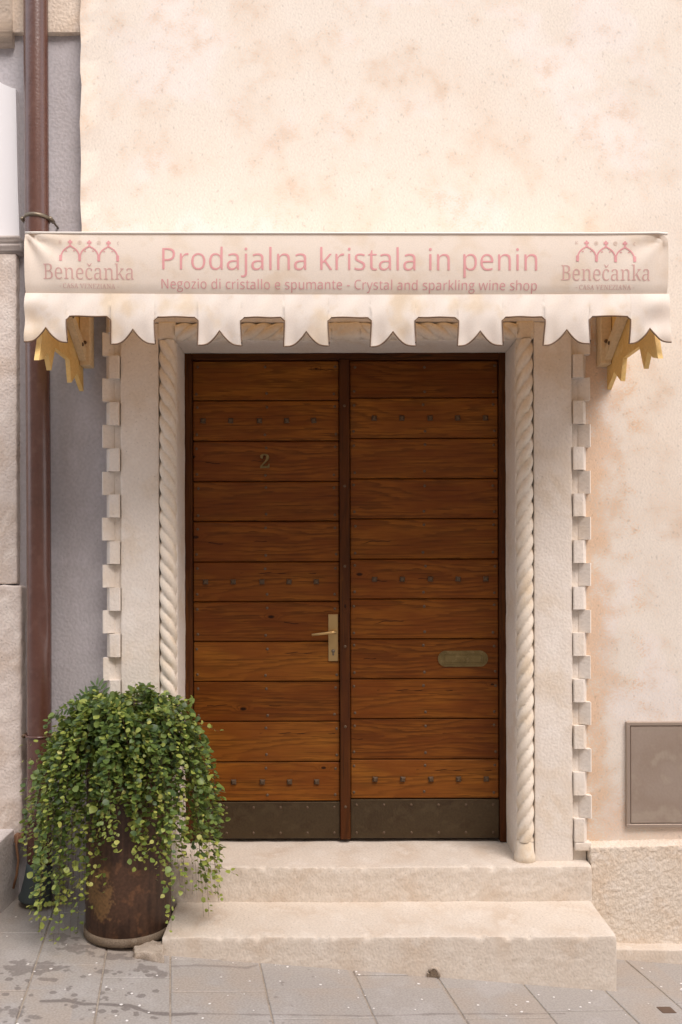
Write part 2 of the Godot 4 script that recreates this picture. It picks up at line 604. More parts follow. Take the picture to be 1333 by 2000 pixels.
# grey slabs with damp patches and a dried trickle, as they lie by the pot
func paving_material() -> void:
	var w := 1170
	var h := 480
	var n1 := noise(61, 2.2, 4)
	var n2 := noise(62, 9.0, 3)
	var n3 := noise(63, 90.0, 2)
	var n4 := noise(64, 16.0, 3)
	var damp := []
	for d in [[90, 1885, 0.10, 0.06], [40, 1890, 0.14, 0.07], [150, 1850, 0.11, 0.06], [240, 1868, 0.16, 0.04], [280, 1890, 0.08, 0.04], [200, 1895, 0.06, 0.03], [120, 1830, 0.09, 0.05], [310, 1900, 0.05, 0.05], [20, 1975, 0.07, 0.04], [60, 1985, 0.05, 0.02], [260, 1945, 0.035, 0.018], [90, 1912, 0.05, 0.02]]:
		var q := on_ground(d[0], d[1])
		damp.append([q.x, q.z, d[2], d[3]])
	var line := PackedVector2Array()
	for p in [[80, 1954], [130, 1953], [160, 1960], [200, 1960], [250, 1963], [290, 1977], [330, 1980], [380, 1978], [520, 1981], [700, 1984], [760, 1983], [850, 1980], [1000, 1981], [1100, 1980]]:
		var q2 := on_ground(p[0], p[1])
		line.append(Vector2(q2.x, q2.z))
	var crack := PackedVector2Array()
	for p in [[335, 1886], [380, 1884], [430, 1886], [480, 1889], [500, 1884]]:
		var q3 := on_ground(p[0], p[1])
		crack.append(Vector2(q3.x, q3.z))
	var drops := []
	for k in 60:
		var q4 := on_ground(rng.randf_range(0, 330), rng.randf_range(1890, 1995))
		drops.append([q4.x, q4.z, rng.randf_range(0.005, 0.016)])
	var data := PackedByteArray()
	data.resize(w * h * 3)
	var base := srgb(164, 158, 152)
	var warm := srgb(168, 156, 144)
	var pale := srgb(173, 168, 164)
	var wet := srgb(100, 92, 88)
	var i := 0
	for py in h:
		var z := PZ0 + (PZ1 - PZ0) * py / h
		for px in w:
			var x := PX0 + (PX1 - PX0) * px / w
			var a := n1.get_noise_2d(x, z)
			var b := n2.get_noise_2d(x, z)
			var g := n3.get_noise_2d(x, z)
			var q := lay(x, z)
			var slab := floorf(q.x / 0.36) * 3.7 + floorf(q.y / 0.3) * 1.9
			var c := base.lerp(warm, smoothstep(-0.1, 0.5, a + sin(slab) * 0.3) * 0.7).lerp(pale, smoothstep(0.1, 0.5, -a + b * 0.4) * 0.6)
			var d := 0.0
			if x < 0.0:
				for s in damp:
					var ex: float = (x - s[0]) / s[2]
					var ez: float = (z - s[1]) / s[3]
					d = maxf(d, 1.25 - ex * ex - ez * ez)
				d = smoothstep(0.25, 0.6, d + n4.get_noise_2d(x, z) * 1.1 + b * 0.5 - 0.35) * 0.45
				for s in drops:
					var dd := Vector2(x - s[0], z - s[1]).length_squared()
					if dd < s[2] * s[2] * (1.0 + b):
						d = maxf(d, 0.5)
			if z > 0.4:
				for k in line.size() - 1:
					if x > line[k].x - 0.02 and x < line[k + 1].x + 0.02:
						var near := Geometry2D.get_closest_point_to_segment(Vector2(x, z), line[k], line[k + 1]).distance_to(Vector2(x, z))
						var wide := 0.014 if k < 7 else 0.006
						d = maxf(d, smoothstep(wide, wide * 0.5, near + b * 0.006) * (0.6 if k < 7 else 0.32))
				for k in crack.size() - 1:
					var near2 := Geometry2D.get_closest_point_to_segment(Vector2(x, z), crack[k], crack[k + 1]).distance_to(Vector2(x, z))
					d = maxf(d, smoothstep(0.012, 0.005, near2 + b * 0.005) * 0.3)
			c = c.lerp(wet, d)
			var kk := 1.0 + g * 0.1
			data[i * 3] = clampi(int(c.r * kk * 255.0), 0, 255)
			data[i * 3 + 1] = clampi(int(c.g * kk * 255.0), 0, 255)
			data[i * 3 + 2] = clampi(int(c.b * kk * 255.0), 0, 255)
			i += 1
	var m := StandardMaterial3D.new()
	m.albedo_texture = image_of(w, h, data)
	m.roughness = 0.62
	m.metallic_specular = 0.4
	M.paving = m

func pot_material() -> void:
	var w := 768
	var h := 512
	var n1 := noise(71, 3.0, 4)
	var n2 := noise(72, 10.0, 4)
	var n3 := noise(73, 50.0, 2)
	var n4 := noise(74, 1.0, 3)
	var data := PackedByteArray()
	data.resize(w * h * 3)
	var brown := srgb(92, 66, 50)
	var dark := srgb(66, 46, 36)
	var rust := srgb(128, 90, 62)
	var ochre := srgb(150, 118, 74)
	var i := 0
	for py in h:
		var y := 0.9 * py / h
		for px in w:
			var x := 1.17 * px / w
			var a := n1.get_noise_2d(x, y)
			var b := n2.get_noise_2d(x, y)
			var g := n3.get_noise_2d(x, y)
			var streak := n4.get_noise_2d(x * 26.0, y * 1.6)
			var c := brown.lerp(dark, smoothstep(-0.1, 0.45, a + streak * 0.5))
			c = c.lerp(rust, smoothstep(0.1, 0.5, b - a * 0.3 + streak * 0.3) * 0.7)
			# lime and rust bloom low on the street side
			var ex := (x - 0.40) / 0.10
			var ey := (y - 0.19) / 0.11
			var spot := 1.0 - ex * ex - ey * ey
			c = c.lerp(ochre, smoothstep(0.1, 0.8, spot + b * 1.3 + g * 0.5) * 0.7)
			var k := 1.0 + g * 0.14
			data[i * 3] = clampi(int(c.r * k * 255.0), 0, 255)
			data[i * 3 + 1] = clampi(int(c.g * k * 255.0), 0, 255)
			data[i * 3 + 2] = clampi(int(c.b * k * 255.0), 0, 255)
			i += 1
	var m := StandardMaterial3D.new()
	m.albedo_texture = image_of(w, h, data)
	m.roughness = 0.5
	m.metallic = 0.15
	M.pot = m
	M.pot_base = mottled(75, 0.5, srgb(128, 114, 98), srgb(104, 88, 72), srgb(148, 136, 120), 0.25, 0.3, 2.0)
	M.soil = plain(srgb(60, 46, 36), 0.95)

# =================================================================== setting
func make_ground() -> void:
	# the street beyond the slabs that can be told apart
	var st := new_st(true)
	var big := 60.0
	var rects := [[-big, PX0, -6.0, big], [PX1, big, -6.0, big], [PX0, PX1, PZ1, big], [PX0, PX1, -6.0, PZ0]]
	for r in rects:
		var c := []
		for k in [[0, 2], [1, 2], [1, 3], [0, 3]]:
			c.append(Vector3(r[k[0]], ground_y(r[k[0]], r[k[1]]) - 0.004, r[k[1]]))
		quad(st, c[0], c[1], c[2], c[3], Vector3.UP)
	var g := part("ground", st, M.paving_far)
	tag(g, "grey stone street running past the doorway", "", "", "structure")
	# mortar bed and the slabs
	st = new_st(true)
	var p := []
	for k in [[PX0, PZ0], [PX1, PZ0], [PX1, PZ1], [PX0, PZ1]]:
		p.append(Vector3(k[0], ground_y(k[0], k[1]) - 0.0045, k[1]))
	quad(st, p[0], p[1], p[2], p[3], Vector3.UP)
	var bed := part("pavement", st, M.mortar)
	tag(bed, "grey stone slab pavement sloping down past the steps", "", "", "structure")
	# joints between strips where the photograph shows them
	for q in [[-190, 1900], [-60, 1900], [62, 1900], [199, 1900], [331, 1900], [512, 1910], [694, 1910], [855, 1912], [1028, 1932], [1190, 1946], [1300, 1946], [1460, 1946]]:
		var w := on_ground(q[0], q[1])
		paving_strips.append(lay(w.x, w.z).x)
	var rows := [[1830, 1990, 2080], [1820, 1934, 2060], [1884, 2030], [1909, 2080], [1875, 1936, 2060], [1990, 2090], [1905, 2040], [1990, 2080], [1975, 2090], [1930, 2040], [1960, 2080]]
	for k in paving_strips.size() - 1:
		var u0: float = paving_strips[k]
		var u1: float = paving_strips[k + 1]
		var cuts := [lay(PX0, PZ0).y - 0.9]
		var vs := []
		for y in rows[k]:
			var mid_px: float = [-125, 1, 130, 265, 420, 600, 775, 940, 1110, 1245, 1380][k]
			var w2 := on_ground(mid_px, y)
			vs.append(lay(w2.x, w2.z).y)
		var first: float = vs[0]
		while first - 0.55 > -0.45:
			first -= 0.55
			vs.push_front(first)
		cuts = [-0.75] + vs + [vs[vs.size() - 1] + 0.5, 2.4]
		cuts.sort()
		for j in cuts.size() - 1:
			if cuts[j + 1] - cuts[j] < 0.02:
				continue
			slab(bed, u0 + 0.0035, u1 - 0.0035, cuts[j] + 0.0025, cuts[j + 1] - 0.0025)

func slab(bed: Node, u0: float, u1: float, v0: float, v1: float) -> void:
	var poly := PackedVector2Array()
	for q in [Vector2(u0, v0), Vector2(u1, v0), Vector2(u1, v1), Vector2(u0, v1)]:
		poly.append(unlay(q))
	var clip := Geometry2D.intersect_polygons(poly, PackedVector2Array([Vector2(PX0, PZ0), Vector2(PX1, PZ0), Vector2(PX1, PZ1), Vector2(PX0, PZ1)]))
	if clip.is_empty():
		return
	var outer: PackedVector2Array = clip[0]
	var shrunk := Geometry2D.offset_polygon(outer, -0.003)
	if shrunk.is_empty() or shrunk[0].size() != outer.size():
		return
	# keep the two outlines in step
	var inner := PackedVector2Array()
	for o in outer:
		var best: Vector2 = shrunk[0][0]
		for s in shrunk[0]:
			if s.distance_to(o) < best.distance_to(o):
				best = s
		inner.append(best)
	var lift := rng.randf_range(-0.0008, 0.0012)
	var st := new_st(true)
	var top := func(q: Vector2, dy: float) -> Vector3: return Vector3(q.x, ground_y(q.x, q.y) + lift + dy, q.y)
	var uvof := func(q: Vector2) -> Vector2: return Vector2((q.x - PX0) / (PX1 - PX0), (q.y - PZ0) / (PZ1 - PZ0))
	var put3 := func(l: Array, out: Vector3) -> void:
		if (l[0][1] - l[2][1]).cross(l[0][1] - l[1][1]).dot(out) < 0.0:
			l = [l[0], l[2], l[1]]
		for e in l:
			vuv(st, e[1], uvof.call(e[0]))
	for k in range(1, inner.size() - 1):
		put3.call([[inner[0], top.call(inner[0], 0.0)], [inner[k], top.call(inner[k], 0.0)], [inner[k + 1], top.call(inner[k + 1], 0.0)]], Vector3.UP)
	for k in outer.size():
		var k2 := (k + 1) % outer.size()
		var a := [inner[k], top.call(inner[k], 0.0)]
		var b := [inner[k2], top.call(inner[k2], 0.0)]
		var c := [outer[k2], top.call(outer[k2], -0.0025)]
		var d := [outer[k], top.call(outer[k], -0.0025)]
		var e := [outer[k2], top.call(outer[k2], -0.02)]
		var f := [outer[k], top.call(outer[k], -0.02)]
		var m := (outer[k] + outer[k2]) * 0.5
		var ctr := Vector2.ZERO
		for q in outer:
			ctr += q / outer.size()
		var side := Vector3(m.x - ctr.x, 0, m.y - ctr.y)
		put3.call([a, b, c], side + Vector3.UP)
		put3.call([a, c, d], side + Vector3.UP)
		put3.call([d, c, e], side)
		put3.call([d, e, f], side)
	part("slab", st, M.paving, bed)

func make_facade() -> void:
	# the house front across the narrow street, behind the camera: it closes off the low sky
	var os := new_st(true)
	chamfer_box(os, Vector3(-14, -2, 7.2), Vector3(14, 9.0, 7.6), 0.02)
	var ow := part("opposite_wall", os, plain(srgb(178, 164, 152), 0.9))
	tag(ow, "plain house front across the street", "", "", "structure")
	var b := thing("cream_building", "cream limewashed building front with ochre weathering around the carved doorway", "building", Vector3(1.3, 0, -0.03))
	# the plastered wall is one sheet with the doorway left open, a little uneven
	var nz := noise(81, 1.6, 3)
	var nz2 := noise(82, 3.0, 2)
	var z0 := -0.03
	var xs := PackedFloat32Array()
	var ys := PackedFloat32Array()
	var edges_x := [-1.16, -1.06, 1.205, 5.0]
	var edges_y := [0.36, 2.95, 7.0]
	for k in 3:
		var n := maxi(1, int((edges_x[k + 1] - edges_x[k]) / 0.06))
		for j in n:
			xs.append(lerpf(edges_x[k], edges_x[k + 1], float(j) / n))
	xs.append(5.0)
	for k in 2:
		var n2 := int((edges_y[k + 1] - edges_y[k]) / 0.06)
		for j in n2:
			ys.append(lerpf(edges_y[k], edges_y[k + 1], float(j) / n2))
	ys.append(7.0)
	var st := new_st()
	var pt := func(x: float, y: float) -> Vector3:
		var e := 0.008 * nz2.get_noise_1d(y * 1.3) if x < -1.1 else 0.0
		return Vector3(x + e, y, z0 + 0.006 * nz.get_noise_2d(x, y))
	for j in ys.size() - 1:
		for i in xs.size() - 1:
			var mx := (xs[i] + xs[i + 1]) * 0.5
			var my := (ys[j] + ys[j + 1]) * 0.5
			if my < 2.95 and mx < 1.205:
				continue
			var q := [pt.call(xs[i], ys[j]), pt.call(xs[i + 1], ys[j]), pt.call(xs[i + 1], ys[j + 1]), pt.call(xs[i], ys[j + 1])]
			for f in [0, 2, 1, 0, 3, 2]:
				vuv(st, q[f], Vector2((q[f].x + 1.25) / 3.2, (4.6 - q[f].y) / 4.4))
	# rounded return of the render at the corner with the grey house
	for j in ys.size() - 1:
		if ys[j] < 2.94:
			continue
		var a: Vector3 = pt.call(-1.16, ys[j])
		var c: Vector3 = pt.call(-1.16, ys[j + 1])
		var back := Vector3(-0.004, 0, -0.10)
		var l := [a, c, c + back, a + back]
		for f in [0, 1, 2, 0, 2, 3]:
			vuv(st, l[f], Vector2((l[f].x + 1.25 + l[f].z) / 3.2, (4.6 - l[f].y) / 4.4))
	part("wall", st, M.facade, b)
	# roughcast plinth beside the steps
	var lump := noise(83, 58.0, 2)
	st = new_st()
	rough_box(st, Vector3(1.2235, -0.40, -0.30), Vector3(2.2, 0.398, 0.028), 0.0075, 0.006, 0.0052, lump, func(p: Vector3) -> Vector3: return Vector3(p.x, p.y + (0.02 * (p.x - 1.22) if p.y > 0.3 else 0.0) - (0.012 * clampf((p.z + 0.03) / 0.06, 0.0, 1.0) if p.y > 0.37 else 0.0), p.z))
	rough_box(st, Vector3(2.2, -0.45, -0.30), Vector3(5.0, 0.418, 0.028), 0.05, 0.008, 0.004, lump)
	part("plinth", st, M.roughcast, b)
	st = new_st()
	rough_box(st, Vector3(1.18, -0.5, -0.2), Vector3(2.75, -0.055, 0.095), 0.03, 0.008, 0.006, noise(84, 9.0, 3), func(p: Vector3) -> Vector3: return Vector3(p.x, p.y - (0.02 * (p.x - 1.2) if p.y > -0.2 else 0.0), p.z))
	part("plinth_foot", st, M.step, b)

func make_left_building() -> void:
	var b := thing("grey_house", "lilac grey rendered house with pale stone pilaster beside the drainpipe", "building", Vector3(-2.2, 0, -0.1))
	var st := new_st()
	rough_box(st, Vector3(-5.0, -0.3, -0.45), Vector3(-1.03, 7.0, -0.10), 0.12, 0.0, 0.004, noise(91, 2.0, 2))
	part("wall", st, M.grey_wall, b)
	# pilaster shaft, pedestal, sill and the white arched board above it
	var nz := noise(92, 16.0, 3)
	st = new_st()
	rough_box(st, Vector3(-2.2, 1.62, -0.2), Vector3(-1.475, 3.19, -0.055), 0.02, 0.008, 0.005, nz)
	part("pilaster", st, M.left_stone, b)
	st = new_st()
	rough_box(st, Vector3(-2.2, 0.40, -0.2), Vector3(-1.449, 1.612, -0.035), 0.018, 0.012, 0.007, nz)
	part("pedestal", st, M.left_stone, b)
	st = new_st()
	var prof := PackedVector2Array([Vector2(-0.12, 0), Vector2(0.0, 0), Vector2(0.004, 0.012), Vector2(0.022, 0.026), Vector2(0.024, 0.036), Vector2(0.012, 0.04), Vector2(0.014, 0.052), Vector2(0.03, 0.062), Vector2(0.03, 0.074), Vector2(-0.12, 0.08)])
	prism(st, prof, Vector3(-2.2, 3.19, -0.055), Vector3(0, 0, 1), Vector3(0, 1, 0), Vector3(0.748, 0, 0))
	part("sill", st, M.block, b)
	st = new_st(true)
	var arch := PackedVector2Array([Vector2(-2.2, 3.272), Vector2(-1.4665, 3.272), Vector2(-1.474, 3.5), Vector2(-1.483, 3.985), Vector2(-1.50, 3.988), Vector2(-1.545, 4.008), Vector2(-1.62, 4.06), Vector2(-1.74, 4.12), Vector2(-2.2, 4.2)])
	prism(st, arch, Vector3(0, 0, -0.098), Vector3(1, 0, 0), Vector3(0, 1, 0), Vector3(0, 0, 0.022))
	part("arched_board", st, M.sign_board, b)
	# string course at the top and the foot of a moulded bracket
	st = new_st()
	rough_box(st, Vector3(-1.565, 4.25, -0.15), Vector3(-1.163, 4.9, -0.072), 0.06, 0.004, 0.004, nz)
	part("string_course", st, M.cornice, b)
	st = new_st()
	var cap := PackedVector2Array([Vector2(-0.1, 0.0), Vector2(0.03, 0.0), Vector2(0.035, 0.10), Vector2(0.06, 0.14), Vector2(0.07, 0.2), Vector2(0.10, 0.24), Vector2(0.11, 0.7), Vector2(-0.1, 0.7)])
	prism(st, cap, Vector3(-2.2, 4.19, -0.09), Vector3(0, 0, 1), Vector3(0, 1, 0), Vector3(0.705, 0, 0))
	part("bracket", st, M.cornice, b)
	# the projecting door block of the grey house, seen from its side
	var d := thing("doorstep_block", "smooth pale stone block projecting from the grey house onto the pavement", "step", Vector3(-1.8, 0.1, 0.2))
	st = new_st()
	rough_box(st, Vector3(-2.4, -0.1, -0.15), Vector3(-1.485, 0.462, 0.9), 0.04, 0.006, 0.002, nz, func(p: Vector3) -> Vector3: return Vector3(p.x + 0.004 * p.z, p.y - (0.03 * (p.z + 0.05) if p.y > 0.2 else 0.0), p.z))
	part("block", st, M.block, d)

func make_steps() -> void:
	var chisel := noise(101, 38.0, 3)
	var wear := noise(102, 3.0, 3)
	var chip := noise(103, 14.0, 2)
	var dress := func(p: Vector3, front: float, top: float) -> Vector3:
		# treads worn smooth and risers left rough, with a chipped arris
		var on_front := smoothstep(front - 0.02, front - 0.002, p.z)
		var on_top := smoothstep(top - 0.012, top - 0.002, p.y)
		p.z += on_front * (1.0 - on_top * 0.8) * (0.007 if front < 0.2 else 0.0035) * chisel.get_noise_3dv(p)
		p.y += on_top * 0.004 * wear.get_noise_2d(p.x, p.z)
		var c := maxf(0.0, chip.get_noise_2d(p.x * 1.3, 4.0) - 0.12) * on_front * on_top
		p.y -= c * 0.018
		p.z -= c * 0.014
		return p
	var s := thing("stone_step", "upper pale limestone step with rough chiselled riser below the door", "step", Vector3(0.08, 0.156, -0.1), "steps up to the door")
	var st := new_st()
	rough_box(st, Vector3(-1.055, 0.02, -0.40), Vector3(1.2165, 0.312, 0.07), 0.013, 0.005, 0.0, chisel, func(p: Vector3) -> Vector3: return dress.call(Vector3(p.x, p.y - (0.02 * (p.z + 0.28) - 0.007 if p.y > 0.2 else 0.0), p.z), 0.07, 0.305))
	part("tread_block", st, M.step, s)
	s = thing("stone_step", "lower pale limestone step with cracked front edge, meeting the sloping pavement", "step", Vector3(0.3, -0.1, 0.2), "steps up to the door")
	st = new_st()
	rough_box(st, Vector3(-0.70, -0.22, 0.03), Vector3(1.2106, 0.153, 0.43), 0.013, 0.005, 0.0, chisel, func(p: Vector3) -> Vector3: return dress.call(Vector3(p.x + (0.004 * p.y), p.y - (0.03 * (p.z - 0.05) if p.y > 0.05 else 0.0), p.z), 0.43, 0.1415))
	part("tread_block", st, M.step, s)
	# weep hole at the foot of the riser
	var wx := (845.0 - 640.0) / F * 3.69
	var wy := ground_y(wx, 0.43)
	st = new_st()
	var arc := PackedVector3Array()
	for k in 9:
		arc.append(Vector3(wx + cos(PI * k / 8.0) * 0.024, wy + 0.004 + sin(PI * k / 8.0) * 0.036, 0.434))
	tube(st, arc, 0.006, 6)
	part("weep_hole_lip", st, M.rubble, s)
	st = new_st(true)
	var half := PackedVector2Array()
	for k in 9:
		half.append(Vector2(cos(PI * k / 8.0) * 0.02, sin(PI * k / 8.0) * 0.032))
	prism(st, half, Vector3(wx, wy, 0.42), Vector3.RIGHT, Vector3.UP, Vector3(0, 0, 0.0165))
	part("weep_hole_plug", st, M.pot_base, s)

func make_surround() -> void:
	var s := thing("door_surround", "carved white stone door surround with rope moulding and alternating dentils", "door surround", Vector3(MID, 0.31, -0.1))
	var nz := noise(111, 7.0, 3)
	for side in [-1, 1]:
		var name_ := "jamb"
		var st := new_st()
		var xa: float = MID + side * 1.058
		var xb: float = MID + side * 0.880
		rough_box(st, Vector3(minf(xa, xb), 0.300, -0.34), Vector3(maxf(xa, xb), 2.842, 0.0), 0.03, 0.005, 0.0035, nz)
		xa = MID + side * 0.884
		xb = MID + side * 0.80
		rough_box(st, Vector3(minf(xa, xb), 0.300, -0.335), Vector3(maxf(xa, xb), 2.7645, -0.034), 0.03, 0.005, 0.003, nz)
		part(name_, st, M.jamb, s)
		# rope roll, twisted the other way on the other side
		st = new_st()
		rope(st, Vector3(MID + side * 0.840, 0.405, -0.022), Vector3.UP, 2.762 - 0.405, Vector3.RIGHT, Vector3.BACK, side)
		part("rope_moulding", st, M.carved, s)
		st = new_st()
		var ft := PackedVector2Array([Vector2(0.0, 0.10), Vector2(0.03, 0.10), Vector2(0.041, 0.088), Vector2(0.044, 0.05), Vector2(0.05, 0.03), Vector2(0.052, 0.0), Vector2(0.0, 0.0)])
		var rev := PackedVector2Array()
		for k in range(ft.size() - 1, -1, -1):
			rev.append(ft[k])
		lathe(st, Vector3(MID + side * 0.838, 0.310, -0.026), rev, 20)
		part("rope_foot", st, M.carved, s)
		# fillet the dentils are cut from
		st = new_st()
		xa = MID + side * 1.056
		xb = MID + side * 1.128
		rough_box(st, Vector3(minf(xa, xb), 0.31, -0.3), Vector3(maxf(xa, xb), 3.02, -0.024), 0.05, 0.003, 0.002, nz)
		part("fillet", st, M.jamb, s)
		# dentils: flat fronted blocks alternate with blocks that slope back inwards
		var y := 0.42
		var odd := true
		var pitch := 0.10875
		y = 2.365 - pitch * 18
		for k in 24:
			var h := pitch - 0.002
			var poly := PackedVector2Array()
			var j := rng.randf_range(-0.002, 0.002)
			if k % 2 == 0:
				poly = PackedVector2Array([Vector2(1.062, -0.03), Vector2(1.062 + j, 0.007), Vector2(1.066, 0.010), Vector2(1.106, 0.010 + j), Vector2(1.110, 0.008), Vector2(1.132, -0.03)])
			else:
				poly = PackedVector2Array([Vector2(1.090, -0.03), Vector2(1.094, -0.02), Vector2(1.139, 0.010 + j), Vector2(1.144 + j, 0.006), Vector2(1.144, -0.03)])
			if side < 0:
				for m in poly.size():
					poly[m].x = -poly[m].x
			st = new_st(true)
			var y0 := y + k * pitch + rng.randf_range(-0.002, 0.002)
			if y0 > 0.36:
				prism(st, poly, Vector3(MID, y0, 0), Vector3(1, 0, 0), Vector3(0, 0, 1), Vector3(0, h, 0))
				part("dentil", st, M.jamb, s)
		st = new_st()
		xa = MID + side * 1.066
		xb = MID + side * 1.144
		rough_box(st, Vector3(minf(xa, xb), 0.365, -0.06), Vector3(maxf(xa, xb), 0.404, 0.012), 0.03, 0.006, 0.003, nz)
		part("dentil_foot", st, M.jamb, s)
	var st2 := new_st()
	rough_box(st2, Vector3(MID - 1.058, 2.845, -0.34), Vector3(MID + 1.058, 3.03, 0.0), 0.05, 0.005, 0.0035, nz)
	rough_box(st2, Vector3(MID - 0.882, 2.7645, -0.335), Vector3(MID + 0.882, 2.848, -0.034), 0.05, 0.005, 0.003, nz)
	part("lintel", st2, M.jamb, s)
	for side in [-1, 1]:
		st2 = new_st()
		rope(st2, Vector3(MID + side * 0.07, 2.806, -0.022), Vector3(side, 0, 0), 0.73, Vector3.UP, Vector3.BACK, -1)
		part("rope_moulding", st2, M.carved, s)
	for side in [-1, 1]:
		st2 = new_st()
		rough_box(st2, Vector3(MID + side * 0.84 - 0.043, 2.762, -0.1), Vector3(MID + side * 0.84 + 0.043, 2.848, 0.006), 0.02, 0.012, 0.003, nz)
		part("corner_block", st2, M.carved, s)
	# pitted leaf boss in the middle of the lintel rope
	st2 = new_st()
	rough_box(st2, Vector3(MID - 0.085, 2.766, -0.08), Vector3(MID + 0.085, 2.846, 0.018), 0.008, 0.03, 0.006, noise(112, 40.0, 2))
	part("boss", st2, M.carved, s)

# a roll of three twisted strands
func rope(st: SurfaceTool, o: Vector3, along: Vector3, length: float, ex: Vector3, ey: Vector3, hand: int) -> void:
	var n := int(length / 0.0055)
	var sides := 30
	var rows := []
	for i in n + 1:
		var t := length * i / n
		var row := PackedVector3Array()
		for k in sides:
			var a := TAU * k / sides
			var ph := 1.5 * (a + hand * TAU * t / 0.225)
			var r := 0.0255 + 0.0160 * pow(absf(cos(ph)), 0.6)
			row.append(o + along * t + (ex * cos(a) + ey * sin(a)) * r)
		rows.append(row)
	for i in n:
		for k in sides:
			var k2 := (k + 1) % sides
			var out: Vector3 = (rows[i][k] + rows[i][k2]) * 0.5 - (o + along * (length * i / n))
			quad(st, rows[i][k], rows[i][k2], rows[i + 1][k2], rows[i + 1][k], out)

# =================================================================== door
const DOOR_Z := -0.28

